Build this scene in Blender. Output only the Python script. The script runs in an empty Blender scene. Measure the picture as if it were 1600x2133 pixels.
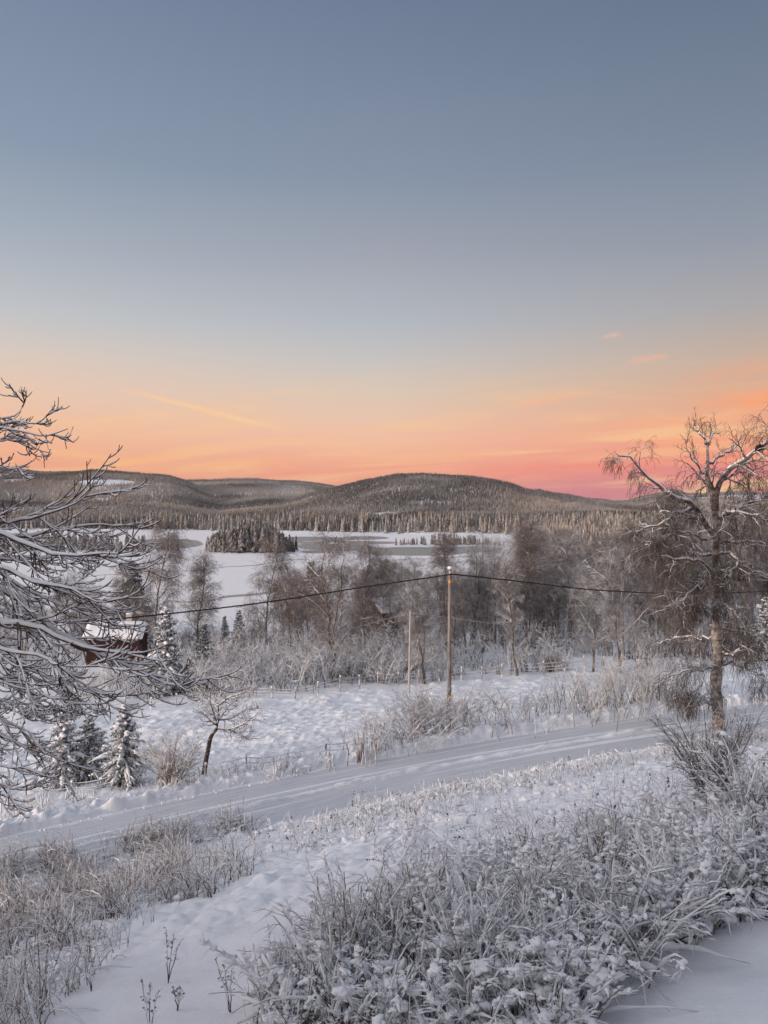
import bpy, math
import numpy as np
from math import radians as R_

# ------------------------------------------------------------------ camera, sky, sun, exposure
SC = bpy.context.scene
COL = SC.collection
F = 1600.0; CX = 800.0; CY = 1067.0      # focal length and centre of the photograph, pixels

cam_d = bpy.data.cameras.new('camera')
cam_d.sensor_fit = 'VERTICAL'; cam_d.sensor_height = 36.0
cam_d.lens = 36.0 * F / 2133.0
cam_d.clip_start = 0.1; cam_d.clip_end = 20000
cam = bpy.data.objects.new('camera', cam_d); COL.objects.link(cam)
cam.location = (0, 0, 0); cam.rotation_euler = (R_(90), 0, 0)
SC.camera = cam

SUN_EL = 5.0
SUN_DIR = np.array([-0.86, -0.51, 0.0]); SUN_DIR /= np.linalg.norm(SUN_DIR)   # towards the sun, on the ground
def lin(c):
    return tuple(((v/255.0)/12.92 if v/255.0 <= 0.04045 else ((v/255.0+0.055)/1.055)**2.4) for v in c) + (1.0,)

world = bpy.data.worlds.new('World'); SC.world = world; world.use_nodes = True
wn = world.node_tree; wn.nodes.clear()
def W(t, **k):
    n = wn.nodes.new(t)
    for a, b in k.items(): setattr(n, a, b)
    return n
def WL(a, b): wn.links.new(a, b)
def wmath(op, a, b=None, c=None, clamp=False):
    n = W('ShaderNodeMath', operation=op); n.use_clamp = clamp
    for i, v in enumerate((a, b, c)):
        if v is None: continue
        if isinstance(v, (int, float)): n.inputs[i].default_value = v
        else: WL(v, n.inputs[i])
    return n.outputs[0]
tc = W('ShaderNodeTexCoord'); sep = W('ShaderNodeSeparateXYZ'); WL(tc.outputs['Generated'], sep.inputs[0])
X, Y, Z = sep.outputs
def ramp(fac, stops):
    n = W('ShaderNodeValToRGB'); cr = n.color_ramp
    while len(cr.elements) > 1: cr.elements.remove(cr.elements[-1])
    cr.elements[0].position = stops[0][0]; cr.elements[0].color = lin(stops[0][1])
    for p, c in stops[1:]:
        e = cr.elements.new(p); e.color = lin(c)
    WL(fac, n.inputs[0]); return n.outputs[0]
left = ramp(Z, [(0.0,(226,140,130)), (.035,(240,156,132)), (.055,(245,170,136)), (.08,(247,184,150)), (.11,(244,196,165)), (.145,(236,203,182)), (.185,(220,205,194)),
                (.23,(197,199,202)), (.31,(168,178,191)), (.40,(140,156,177)), (.54,(121,137,162)), (1.0,(95,112,142))])
mid = ramp(Z, [(0.0,(222,136,138)), (.03,(236,148,136)), (.046,(245,160,136)), (.064,(249,175,144)), (.09,(248,191,164)), (.12,(239,200,175)), (.155,(222,203,186)),
                (.19,(204,199,196)), (.24,(183,188,196)), (.315,(163,168,180)), (.40,(137,150,170)), (.555,(111,127,152)), (1.0,(88,104,134))])
right = ramp(Z, [(0.0,(192,122,148)), (.022,(206,126,146)), (.04,(230,132,138)), (.058,(243,144,132)), (.085,(247,160,132)), (.115,(238,171,138)), (.15,(221,176,148)), (.18,(204,178,160)),
                (.235,(175,171,172)), (.31,(148,156,169)), (.40,(125,138,158)), (.53,(104,120,142)), (1.0,(82,97,126))])
hl = wmath('SQRT', wmath('ADD', wmath('MULTIPLY', X, X), wmath('MULTIPLY', Y, Y)))
u = wmath('DIVIDE', X, hl)
fl = wmath('SMOOTH_MIN', wmath('MULTIPLY_ADD', u, -2.3, 0.0, clamp=True), 1.0, .1)
fr = wmath('SMOOTH_MIN', wmath('MULTIPLY_ADD', u, 2.3, 0.0, clamp=True), 1.0, .1)
def wmix(f, a, b, mode='MIX'):
    n = W('ShaderNodeMix', data_type='RGBA', blend_type=mode)
    if isinstance(f, float): n.inputs[0].default_value = f
    else: WL(f, n.inputs[0])
    for s, v in ((6, a), (7, b)):
        if isinstance(v, tuple): n.inputs[s].default_value = v
        else: WL(v, n.inputs[s])
    return n.outputs[2]
sky = wmix(fr, wmix(fl, mid, left), right)
# thin streaks of cloud low in the sky
az = wmath('DIVIDE', X, wmath('MAXIMUM', wmath('ABSOLUTE', Y), .05)); el = wmath('DIVIDE', Z, wmath('MAXIMUM', wmath('ABSOLUTE', Y), .05))
cmb = W('ShaderNodeCombineXYZ'); WL(wmath('MULTIPLY', az, 2.2), cmb.inputs[0]); WL(wmath('MULTIPLY_ADD', az, -1.8, wmath('MULTIPLY', el, 26.0)), cmb.inputs[1])
nz = W('ShaderNodeTexNoise'); nz.inputs['Scale'].default_value = 1.6; nz.inputs['Detail'].default_value = 7; nz.inputs['Roughness'].default_value = .58
nz.inputs['Distortion'].default_value = .7
WL(cmb.outputs[0], nz.inputs['Vector'])
band = W('ShaderNodeMapRange'); band.interpolation_type = 'SMOOTHSTEP'
WL(Z, band.inputs[0]); band.inputs[1].default_value = .21; band.inputs[2].default_value = .05
st = W('ShaderNodeMapRange'); st.interpolation_type = 'SMOOTHSTEP'; WL(nz.outputs[0], st.inputs[0]); st.inputs[1].default_value = .44; st.inputs[2].default_value = .68
cl = wmath('MULTIPLY', wmath('MULTIPLY', st.outputs[0], band.outputs[0]), wmath('MULTIPLY_ADD', u, .5, .75, clamp=True))
sky = wmix(cl, sky, lin((255, 203, 150)))
st2 = W('ShaderNodeMapRange'); st2.interpolation_type = 'SMOOTHSTEP'; WL(nz.outputs[0], st2.inputs[0]); st2.inputs[1].default_value = .47; st2.inputs[2].default_value = .30
band2 = W('ShaderNodeMapRange'); band2.interpolation_type = 'SMOOTHSTEP'; WL(Z, band2.inputs[0]); band2.inputs[1].default_value = .12; band2.inputs[2].default_value = .03
cl2 = wmath('MULTIPLY', wmath('MULTIPLY', st2.outputs[0], band2.outputs[0]), wmath('MULTIPLY_ADD', u, .9, .25, clamp=True))
sky = wmix(wmath('MULTIPLY', cl2, .6), sky, lin((196, 124, 140)))
# a few long wisps: (azimuth, elevation) of the ends, width, strength
def wisp(sky, p, q, w, s, colr=(255, 208, 160)):
    a0, e0 = (p[0]-CX)/F, (CY-p[1])/F; a1, e1 = (q[0]-CX)/F, (CY-q[1])/F
    L = math.hypot(a1-a0, e1-e0); tx, ty = (a1-a0)/L, (e1-e0)/L
    da = wmath('SUBTRACT', az, a0); de = wmath('SUBTRACT', el, e0)
    al = wmath('DIVIDE', wmath('ADD', wmath('MULTIPLY', da, tx), wmath('MULTIPLY', de, ty)), L)
    ac = wmath('ADD', wmath('MULTIPLY', da, -ty), wmath('MULTIPLY', de, tx))
    n2 = W('ShaderNodeTexNoise'); n2.inputs['Scale'].default_value = 9; n2.inputs['Detail'].default_value = 4
    cb = W('ShaderNodeCombineXYZ'); WL(al, cb.inputs[0]); WL(wmath('MULTIPLY', ac, 30.0), cb.inputs[1]); cb.inputs[2].default_value = p[0]*.01
    WL(cb.outputs[0], n2.inputs['Vector']); n2.inputs['Scale'].default_value = 3.0
    ac = wmath('ADD', ac, wmath('MULTIPLY_ADD', n2.outputs[0], w*2.4, -w*1.2))
    g = wmath('EXPONENT', wmath('MULTIPLY', wmath('POWER', wmath('DIVIDE', wmath('ABSOLUTE', ac), w), 2.0), -1.0))
    e = wmath('SUBTRACT', 1.0, wmath('POWER', wmath('ABSOLUTE', wmath('MULTIPLY_ADD', al, 2.0, -1.0)), 2.0), clamp=True)
    f = wmath('MULTIPLY', wmath('MULTIPLY', g, e), wmath('MULTIPLY', wmath('MULTIPLY_ADD', n2.outputs[0], 1.6, -.2, clamp=True), s))
    f = wmath('MULTIPLY', f, wmath('GREATER_THAN', Y, 0.0))
    return wmix(f, sky, lin(colr))
sky = wisp(sky, (230, 806), (620, 902), .0032, 1.5)
sky = wisp(sky, (270, 850), (370, 880), .006, .45)
sky = wisp(sky, (1060, 848), (1250, 815), .0035, 1.1, (255, 186, 145))
sky = wisp(sky, (1430, 855), (1800, 800), .014, 1.4, (255, 165, 118))
sky = wisp(sky, (1300, 755), (1400, 740), .004, .9, (248, 186, 155))
sky = wisp(sky, (1250, 706), (1300, 694), .003, .9, (246, 192, 165))
sky = wisp(sky, (1400, 800), (1700, 735), .010, .5, (245, 170, 130))
sky = wisp(sky, (1180, 900), (1600, 862), .006, .9, (255, 178, 135))
sky = wisp(sky, (1350, 965), (1800, 925), .008, .8, (255, 150, 120))
sky = wisp(sky, (120, 985), (420, 940), .005, 1.1, (255, 190, 130))
sky = wisp(sky, (360, 975), (640, 958), .004, 1.0, (255, 180, 132))
sky = wisp(sky, (960, 985), (1400, 965), .006, .9, (255, 140, 125))
sky = wisp(sky, (20, 930), (300, 962), .005, .9, (255, 196, 140))
sky = wisp(sky, (1050, 1012), (1330, 1004), .005, .7, (214, 140, 148))
sky = wisp(sky, (1250, 930), (1750, 905), .008, .8, (255, 160, 118))
dt = wmath('ADD', wmath('MULTIPLY', X, float(SUN_DIR[0])), wmath('MULTIPLY', Y, float(SUN_DIR[1])))
glow = W('ShaderNodeMapRange'); glow.interpolation_type = 'SMOOTHSTEP'; WL(dt, glow.inputs[0]); glow.inputs[1].default_value = .05; glow.inputs[2].default_value = .95; glow.inputs[4].default_value = 1.8
zen = W('ShaderNodeMapRange'); zen.interpolation_type = 'SMOOTHSTEP'; WL(Z, zen.inputs[0]); zen.inputs[1].default_value = .58; zen.inputs[2].default_value = 1.0; zen.inputs[4].default_value = 1.0
gl = W('ShaderNodeVectorMath', operation='SCALE'); gl.inputs[0].default_value = lin((240, 230, 226))[:3]; WL(glow.outputs[0], gl.inputs['Scale'])
zl = W('ShaderNodeVectorMath', operation='SCALE'); zl.inputs[0].default_value = (.30, .31, .34); WL(zen.outputs[0], zl.inputs['Scale'])
sm = W('ShaderNodeVectorMath', operation='ADD'); WL(gl.outputs[0], sm.inputs[0]); WL(zl.outputs[0], sm.inputs[1])
sm2 = W('ShaderNodeVectorMath', operation='ADD'); WL(sm.outputs[0], sm2.inputs[0]); WL(sky, sm2.inputs[1]); sky = sm2.outputs[0]
nish = W('ShaderNodeTexSky', sky_type='NISHITA'); nish.sun_disc = False
nish.sun_elevation = R_(SUN_EL); nish.sun_rotation = math.atan2(SUN_DIR[0], SUN_DIR[1]); nish.altitude = 300
bg1 = W('ShaderNodeBackground'); WL(sky, bg1.inputs[0]); bg1.inputs[1].default_value = 0.95
bg2 = W('ShaderNodeBackground'); WL(nish.outputs[0], bg2.inputs[0]); bg2.inputs[1].default_value = 0.004
add = W('ShaderNodeAddShader'); WL(bg1.outputs[0], add.inputs[0]); WL(bg2.outputs[0], add.inputs[1])
wo = W('ShaderNodeOutputWorld'); WL(add.outputs[0], wo.inputs[0])

sun_d = bpy.data.lights.new('sun', 'SUN'); sun_d.energy = 2.1; sun_d.angle = R_(1.5); sun_d.color = (1.0, .77, .58)
sun = bpy.data.objects.new('sun', sun_d); COL.objects.link(sun)
from mathutils import Vector
sd = Vector((SUN_DIR[0], SUN_DIR[1], math.tan(R_(SUN_EL))))
sun.rotation_euler = sd.to_track_quat('Z', 'Y').to_euler()
SC.view_settings.view_transform = 'Standard'; SC.view_settings.look = 'None'
SC.view_settings.exposure = 0.0; SC.view_settings.gamma = 1.0

# ------------------------------------------------------------------ helpers
def hash2(ix, iy, seed):
    h = (ix.astype(np.int64)*374761393 + iy.astype(np.int64)*668265263 + seed*1442695041) & 0xFFFFFFFF
    h = ((h ^ (h >> 13)) * 1274126177) & 0xFFFFFFFF
    return ((h ^ (h >> 16)) & 0xFFFFFF) / float(0xFFFFFF)
def vnoise(x, y, seed=0):
    ix = np.floor(x); iy = np.floor(y); fx = x-ix; fy = y-iy
    fx = fx*fx*fx*(fx*(fx*6-15)+10); fy = fy*fy*fy*(fy*(fy*6-15)+10)
    a = hash2(ix, iy, seed); b = hash2(ix+1, iy, seed); c = hash2(ix, iy+1, seed); d = hash2(ix+1, iy+1, seed)
    return (a*(1-fx)+b*fx)*(1-fy) + (c*(1-fx)+d*fx)*fy - .5
def fbm(x, y, seed=0, o=4, g=.5):
    r = 0; amp = 1
    for i in range(o):
        r = r + amp*vnoise(x, y, seed+i*17); x, y = x*1.93+y*.31, y*1.93-x*.31; amp *= g
    return r
def sstep(t): t = np.clip(t, 0, 1); return t*t*(3-2*t)

class MB:
    """collects vertices, quads and triangles with a material index and builds ONE mesh object"""
    def __init__(s): s.v = []; s.q = []; s.t = []; s.n = 0; s.att = []
    def add(s, V, Q=None, T=None, m=0, att=0.0):
        V = np.asarray(V, float).reshape(-1, 3)
        if Q is not None and len(Q): s.q.append((np.asarray(Q).reshape(-1, 4)+s.n, m))
        if T is not None and len(T): s.t.append((np.asarray(T).reshape(-1, 3)+s.n, m))
        s.v.append(V); s.n += len(V)
        s.att.append(np.broadcast_to(np.asarray(att, float), (len(V),)) if np.ndim(att) < 2 else np.asarray(att).ravel())
    def mesh(s, name, mats, smooth=True):
        me = bpy.data.meshes.new(name)
        V = np.concatenate(s.v) if s.v else np.zeros((0, 3))
        nq = sum(len(a) for a, _ in s.q); nt = sum(len(a) for a, _ in s.t)
        me.vertices.add(len(V)); me.vertices.foreach_set('co', V.astype(np.float32).ravel())
        li = np.concatenate([a.ravel() for a, _ in s.q] + [a.ravel() for a, _ in s.t]).astype(np.int32)
        me.loops.add(len(li)); me.loops.foreach_set('vertex_index', li)
        me.polygons.add(nq+nt)
        st = np.concatenate([np.arange(nq)*4, nq*4+np.arange(nt)*3]).astype(np.int32)
        me.polygons.foreach_set('loop_start', st)
        mi = np.concatenate([np.full(len(a), m) for a, m in s.q] + [np.full(len(a), m) for a, m in s.t]).astype(np.int32)
        me.polygons.foreach_set('material_index', mi)
        me.polygons.foreach_set('use_smooth', np.full(nq+nt, smooth))
        at = me.attributes.new('tone', 'FLOAT', 'POINT'); at.data.foreach_set('value', np.concatenate(s.att).astype(np.float32))
        for m in mats: me.materials.append(m)
        me.update(calc_edges=True)
        return me
    def build(s, name, mats, parent=None, smooth=True):
        o = bpy.data.objects.new(name, s.mesh(name, mats, smooth)); COL.objects.link(o)
        if parent: o.parent = parent
        return o
def tag(o, label=None, cat=None, group=None, kind=None):
    if label: o['label'] = label
    if cat: o['category'] = cat
    if group: o['group'] = group
    if kind: o['kind'] = kind
    return o
def thing(name, label, cat, loc=(0, 0, 0), rz=0, group=None):
    o = bpy.data.objects.new(name, None); COL.objects.link(o); o.location = loc; o.rotation_euler = (0, 0, rz)
    o.empty_display_size = .2
    return tag(o, label, cat, group)
def dup(root, loc, rz=0, sc=(1, 1, 1), label=None, group=None):
    r = root.copy(); COL.objects.link(r); r.location = loc; r.rotation_euler = (0, 0, rz); r.scale = sc
    if label: r['label'] = label
    if group: r['group'] = group
    for ch in list(root.children):
        c = ch.copy(); COL.objects.link(c); c.parent = r
    return r

def box(mb, c, s, rz=0, m=0, top=1.0):
    x, y, z = np.array(s)/2
    V = np.array([(-x,-y,-z),(x,-y,-z),(x,y,-z),(-x,y,-z),(-x*top,-y*top,z),(x*top,-y*top,z),(x*top,y*top,z),(-x*top,y*top,z)])
    ca, sa = math.cos(rz), math.sin(rz); V = V @ np.array([[ca, sa, 0], [-sa, ca, 0], [0, 0, 1]]) + np.array(c)
    mb.add(V, [(0,3,2,1),(4,5,6,7),(0,1,5,4),(1,2,6,5),(2,3,7,6),(3,0,4,7)], m=m)

def tubes(mb, P, Rr, m=5, mat=0, att=0.0, cap=False):
    P = np.asarray(P, float); Rr = np.asarray(Rr, float)
    if P.ndim == 2: P = P[None]; Rr = Rr[None]
    B, K, _ = P.shape
    T = np.gradient(P, axis=1); T /= np.linalg.norm(T, axis=2, keepdims=True)+1e-9
    mt = np.abs(T[..., 2].mean(1))
    ref = np.where((mt < .8)[:, None], np.array([[0, 0, 1.]]), np.array([[1., 0, 0]]))[:, None, :]
    S = np.cross(T, ref); S /= np.linalg.norm(S, axis=2, keepdims=True)+1e-9
    U = np.cross(S, T)
    ph = np.arange(m)*2*np.pi/m
    V = P[:, :, None] + Rr[:, :, None, None]*(np.cos(ph)[None, None, :, None]*S[:, :, None] + np.sin(ph)[None, None, :, None]*U[:, :, None])
    base = (np.arange(B)*K*m)[:, None, None]; k = (np.arange(K-1)*m)[None, :, None]; j = np.arange(m)[None, None, :]; j2 = (j+1) % m
    Q = np.stack([base+k+j, base+k+j2, base+k+m+j2, base+k+m+j], -1).reshape(-1, 4)
    a = att if np.ndim(att) == 0 else np.repeat(np.asarray(att), K*m)
    mb.add(V.reshape(-1, 3), Q, m=mat, att=a)

def resample(pts, n):
    pts = np.asarray(pts, float)
    d = np.r_[0, np.cumsum(np.linalg.norm(np.diff(pts[:, :3], axis=0), axis=1))]
    # Catmull-Rom-like smoothing through cubic Hermite
    t = np.linspace(0, d[-1], n); i = np.clip(np.searchsorted(d, t)-1, 0, len(d)-2)
    h = (d[i+1]-d[i])[:, None]; f = ((t-d[i])/(d[i+1]-d[i]))[:, None]
    m_ = np.gradient(pts, d, axis=0)
    return (2*f**3-3*f**2+1)*pts[i]+(f**3-2*f**2+f)*h*m_[i]+(-2*f**3+3*f**2)*pts[i+1]+(f**3-f**2)*h*m_[i+1]

def grow(P, Rr, n, L, ang, rng, K=6, t0=.2, t1=1.0, grav=0., up=0., wob=.15, taper=.5, rr=.5, flat=0., tip=.3, rmin=.0, lv=.25, dz=0.):
    B, Kp, _ = P.shape
    t = t0+(t1-t0)*((np.arange(n)[None]+rng.random((B, n)))/n)
    f = t*(Kp-1); i = np.clip(np.floor(f).astype(int), 0, Kp-2); fr_ = (f-i)[..., None]; b = np.arange(B)[:, None]
    pos = P[b, i]*(1-fr_)+P[b, i+1]*fr_
    tan = P[b, i+1]-P[b, i]; tan /= np.linalg.norm(tan, axis=2, keepdims=True)+1e-9
    rad = Rr[b, i]*(1-fr_[..., 0])+Rr[b, i+1]*fr_[..., 0]
    v = rng.normal(size=(B, n, 3)); v[..., 2] *= 1-flat
    v -= (v*tan).sum(-1, keepdims=True)*tan; v /= np.linalg.norm(v, axis=2, keepdims=True)+1e-9
    a = R_(ang)*(1+rng.normal(size=(B, n, 1))*.2)
    d = np.cos(a)*tan+np.sin(a)*v; d[..., 2] += dz
    Ln = np.asarray(L)*(1-taper*t)*(1+rng.normal(size=(B, n))*lv).clip(.35, 1.8)
    out = np.empty((B, n, K, 3)); out[:, :, 0] = pos; p = pos.copy()
    for k in range(1, K):
        q = k/(K-1)
        d = d + rng.normal(size=d.shape)*wob
        d[..., 2] += -grav/(K-1)+up*q/(K-1)*2
        d /= np.linalg.norm(d, axis=2, keepdims=True)+1e-9
        p = p+d*(Ln/(K-1))[..., None]; out[:, :, k] = p
    r0 = np.maximum(rad*rr, rmin)
    Ro = r0[..., None]*(1-(1-tip)*np.linspace(0, 1, K))
    return out.reshape(B*n, K, 3), Ro.reshape(B*n, K)

def snowcap(mb, P, Rr, rng, thick, mat=1, m=6, lump=.35, vert=.15, part=1.0):
    """snow lying along the upper side of every twig: an uneven roll, thinner where the twig stands upright"""
    if part < 1:
        k = rng.random(len(P)) < part; P = P[k]; Rr = Rr[k]
        if np.ndim(thick) == 2: thick = thick[k]
    if not len(P): return
    K = P.shape[1]
    T = np.gradient(P, axis=1); T /= np.linalg.norm(T, axis=2, keepdims=True)+1e-9
    hz = np.sqrt(np.clip(1-T[..., 2]**2, 0, 1))
    w = np.asarray(thick)*(vert+(1-vert)*hz)*(1+lump*rng.normal(size=Rr.shape)).clip(.15, 2.2)
    end = np.sin(np.pi*np.clip((np.arange(K)+.25)/(K-.5), 0, 1))**.35
    w = w*end
    C = P.copy(); C[..., 2] += Rr*.8+w*.55
    S = np.maximum((Rr*.45+w)*end, 1e-4); S[:, 0] *= .3; S[:, -1] *= .3
    tubes(mb, C, S, m, mat, att=rng.random(len(P)))

# icosphere template for lumps of snow
def ico(n=1):
    t = (1+5**.5)/2
    V = [(-1,t,0),(1,t,0),(-1,-t,0),(1,-t,0),(0,-1,t),(0,1,t),(0,-1,-t),(0,1,-t),(t,0,-1),(t,0,1),(-t,0,-1),(-t,0,1)]
    Fc = [(0,11,5),(0,5,1),(0,1,7),(0,7,10),(0,10,11),(1,5,9),(5,11,4),(11,10,2),(10,7,6),(7,1,8),(3,9,4),(3,4,2),(3,2,6),(3,6,8),(3,8,9),(4,9,5),(2,4,11),(6,2,10),(8,6,7),(9,8,1)]
    V = [np.array(v)/np.linalg.norm(v) for v in V]
    for _ in range(n):
        c = {}; nf = []
        def mp(a, b):
            k = (min(a, b), max(a, b))
            if k not in c: p = V[a]+V[b]; V.append(p/np.linalg.norm(p)); c[k] = len(V)-1
            return c[k]
        for a, b, d in Fc:
            x, y, z = mp(a, b), mp(b, d), mp(d, a); nf += [(a,x,z),(b,y,x),(d,z,y),(x,y,z)]
        Fc = nf
    return np.array(V), np.array(Fc)
ICO1 = ico(1); ICO2 = ico(2)
def blobs(mb, C, S, rng, mat=1, ico_=ICO1, rough=.18):
    C = np.asarray(C, float).reshape(-1, 3); S = np.asarray(S, float)
    if S.ndim == 1: S = np.stack([S, S, S*.7], 1)
    Vt, Ft = ico_; n = len(C); q = len(Vt)
    a = rng.random(n)*6.28; ca, sa = np.cos(a), np.sin(a)
    k = rng.normal(size=(n, 3, 3))*2.2; ph = rng.random((n, 3))*6.28
    rad = 1+rough*np.sin(np.einsum('qi,nij->nqj', Vt, k)+ph[:, None]).sum(-1)*.6
    V = Vt[None]*rad[..., None]*S[:, None]
    x = V[..., 0]*ca[:, None]-V[..., 1]*sa[:, None]; y = V[..., 0]*sa[:, None]+V[..., 1]*ca[:, None]
    V = np.stack([x, y, V[..., 2]], -1)+C[:, None]
    T = (Ft[None]+(np.arange(n)*q)[:, None, None]).reshape(-1, 3)
    mb.add(V.reshape(-1, 3), T=T, m=mat, att=np.repeat(rng.random(n), q))

# ------------------------------------------------------------------ materials
def mat(name, base, rough=.85, build=None, spec=.2):
    m = bpy.data.materials.new(name); m.use_nodes = True
    nt = m.node_tree; b = nt.nodes['Principled BSDF']; b.inputs['Base Color'].default_value = (*base, 1); b.inputs['Roughness'].default_value = rough
    b.inputs['Specular IOR Level'].default_value = spec
    if build: build(nt, b)
    return m
def N(nt, t, **k):
    n = nt.nodes.new(t)
    for a, v in k.items(): setattr(n, a, v)
    return n
def noise(nt, scale, detail=4, rough=.5, vec=None, coord='Object'):
    n = N(nt, 'ShaderNodeTexNoise'); n.inputs['Scale'].default_value = scale; n.inputs['Detail'].default_value = detail; n.inputs['Roughness'].default_value = rough
    if vec is None: c = N(nt, 'ShaderNodeTexCoord'); vec = c.outputs[coord]
    nt.links.new(vec, n.inputs['Vector']); return n.outputs[0]
def mixc(nt, f, a, b):
    n = N(nt, 'ShaderNodeMix', data_type='RGBA')
    if isinstance(f, float): n.inputs[0].default_value = f
    else: nt.links.new(f, n.inputs[0])
    for s, v in ((6, a), (7, b)):
        if isinstance(v, tuple): n.inputs[s].default_value = (*v, 1)
        else: nt.links.new(v, n.inputs[s])
    return n.outputs[2]
def rng_(nt, v, a, b, c=0., d=1.):
    n = N(nt, 'ShaderNodeMapRange'); n.interpolation_type = 'SMOOTHSTEP'; nt.links.new(v, n.inputs[0])
    for i, q in enumerate((a, b, c, d)): n.inputs[i+1].default_value = q
    return n.outputs[0]
def bump(nt, b, h, strength, dist):
    n = N(nt, 'ShaderNodeBump'); n.inputs['Strength'].default_value = strength; n.inputs['Distance'].default_value = dist
    nt.links.new(h, n.inputs['Height']); nt.links.new(n.outputs[0], b.inputs['Normal'])
SNOW = (.80, .82, .86)
def snow_build(s1, s2, st, d):
    def f(nt, b):
        n1 = noise(nt, s1, 6, .6); c = mixc(nt, rng_(nt, n1, .3, .7), (.76, .77, .79), (.83, .835, .85))
        nt.links.new(c, b.inputs['Base Color'])
        n2 = noise(nt, s2, 6, .65); bump(nt, b, n2, st, d)
    return f
M_ground = mat('snow_ground', SNOW, .75, snow_build(.8, 5, .55, .06))
M_snow = mat('snow_lump', (.85, .855, .87), .8, snow_build(6, 30, .35, .012))
def road_b(nt, b):
    uv = N(nt, 'ShaderNodeUVMap'); mp = N(nt, 'ShaderNodeMapping'); mp.inputs['Scale'].default_value = (.22, 9, 1); nt.links.new(uv.outputs[0], mp.inputs[0])
    n1 = noise(nt, 2.2, 7, .65, mp.outputs[0]); n0 = noise(nt, .5, 4, .5)
    c = mixc(nt, rng_(nt, n1, .35, .68), (.50, .515, .545), (.70, .71, .735)); c2 = mixc(nt, rng_(nt, n0, .4, .7, 0, .08), c, (.60, .61, .64))
    sp = N(nt, 'ShaderNodeSeparateXYZ'); nt.links.new(uv.outputs[0], sp.inputs[0])
    mp2 = N(nt, 'ShaderNodeMapping'); mp2.inputs['Scale'].default_value = (1.1, 3.5, 1); nt.links.new(uv.outputs[0], mp2.inputs[0]); n4 = noise(nt, 1.6, 6, .7, mp2.outputs[0])
    ab = N(nt, 'ShaderNodeMath', operation='ABSOLUTE'); nt.links.new(sp.outputs[1], ab.inputs[0])
    jit = N(nt, 'ShaderNodeMath', operation='MULTIPLY_ADD'); nt.links.new(n4, jit.inputs[0]); jit.inputs[1].default_value = .9; nt.links.new(ab.outputs[0], jit.inputs[2])
    loose = rng_(nt, jit.outputs[0], .42, .72, 1, 0)                     # loose snow left between the lanes
    edge = rng_(nt, jit.outputs[0], 2.55, 2.85, 0, 1)                    # and along both edges
    mx = N(nt, 'ShaderNodeMath', operation='MAXIMUM'); nt.links.new(loose, mx.inputs[0]); nt.links.new(edge, mx.inputs[1])
    c3 = mixc(nt, mx.outputs[0], c2, (.86, .865, .88))
    nt.links.new(c3, b.inputs['Base Color']); bump(nt, b, n1, .8, .05)
M_road = mat('packed_snow', (.7, .72, .77), .6, road_b)
def lake_b(nt, b):
    at = N(nt, 'ShaderNodeAttribute', attribute_name='tone'); n1 = noise(nt, .012, 5, .6); n3 = noise(nt, .15, 4, .6)
    f = N(nt, 'ShaderNodeMath', operation='MULTIPLY_ADD'); nt.links.new(n1, f.inputs[0]); f.inputs[1].default_value = .5; f.inputs[2].default_value = -.25
    g = N(nt, 'ShaderNodeMath', operation='ADD'); nt.links.new(at.outputs['Fac'], g.inputs[0]); nt.links.new(f.outputs[0], g.inputs[1])
    k = rng_(nt, g.outputs[0], .42, .58)
    snow = mixc(nt, rng_(nt, n3, .3, .7), (.87, .84, .83), (.91, .88, .87))
    nt.links.new(mixc(nt, k, snow, (.30, .275, .26)), b.inputs['Base Color'])
    r = rng_(nt, k, 0, 1, .8, .42); nt.links.new(r, b.inputs['Roughness'])
M_lake = mat('lake_ice', (.76, .75, .78), .7, lake_b)
def twig_b(bark, bark2, cover, snowc=(.78, .80, .83), lo=.15, hi=.75, frost=0.0, sc=3.0):
    """bark with frost and snow lying on whatever faces up"""
    def f(nt, b):
        g = N(nt, 'ShaderNodeNewGeometry'); s = N(nt, 'ShaderNodeSeparateXYZ'); nt.links.new(g.outputs['Normal'], s.inputs[0])
        n1 = noise(nt, sc, 4, .6); n2 = noise(nt, sc*.35, 3, .6)
        c = mixc(nt, rng_(nt, n1, .35, .65), bark, bark2)
        up_ = rng_(nt, s.outputs[2], lo, hi)
        k = N(nt, 'ShaderNodeMath', operation='MULTIPLY'); nt.links.new(up_, k.inputs[0]); k.inputs[1].default_value = cover
        c = mixc(nt, k.outputs[0], c, snowc)
        if frost: c = mixc(nt, rng_(nt, n2, .62-frost*.5, .8-frost*.4), c, snowc)
        nt.links.new(c, b.inputs['Base Color'])
    return f
M_bark_near = mat('brown_bark', (.06, .042, .035), .9, twig_b((.055, .038, .032), (.10, .07, .055), .35, sc=8))
M_birch_bark = mat('birch_bark', (.3, .25, .2), .85, twig_b((.07, .052, .044), (.44, .38, .34), .55, frost=.15, sc=3.6))
M_birch_twig = mat('birch_twigs', (.075, .05, .042), .9, twig_b((.044, .032, .024), (.09, .065, .048), .38))
M_mid_twig = mat('valley_twigs', (.12, .085, .075), .9, twig_b((.074, .050, .039), (.155, .108, .084), .38, frost=.06))
M_mid_bark = mat('valley_bark', (.25, .2, .18), .9, twig_b((.07, .055, .046), (.24, .205, .18), .5, frost=.08))
M_frost_twig = mat('frosted_twigs', (.25, .23, .22), .9, twig_b((.105, .085, .074), (.22, .19, .17), .55, frost=.27))
M_weed = mat('dry_stalks', (.22, .15, .10), .9, twig_b((.09, .06, .043), (.22, .155, .11), .30, frost=.14, sc=5))
M_weed_red = mat('red_brown_stems', (.18, .09, .06), .9, twig_b((.11, .064, .044), (.22, .14, .09), .3, frost=.15, sc=5))
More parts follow.
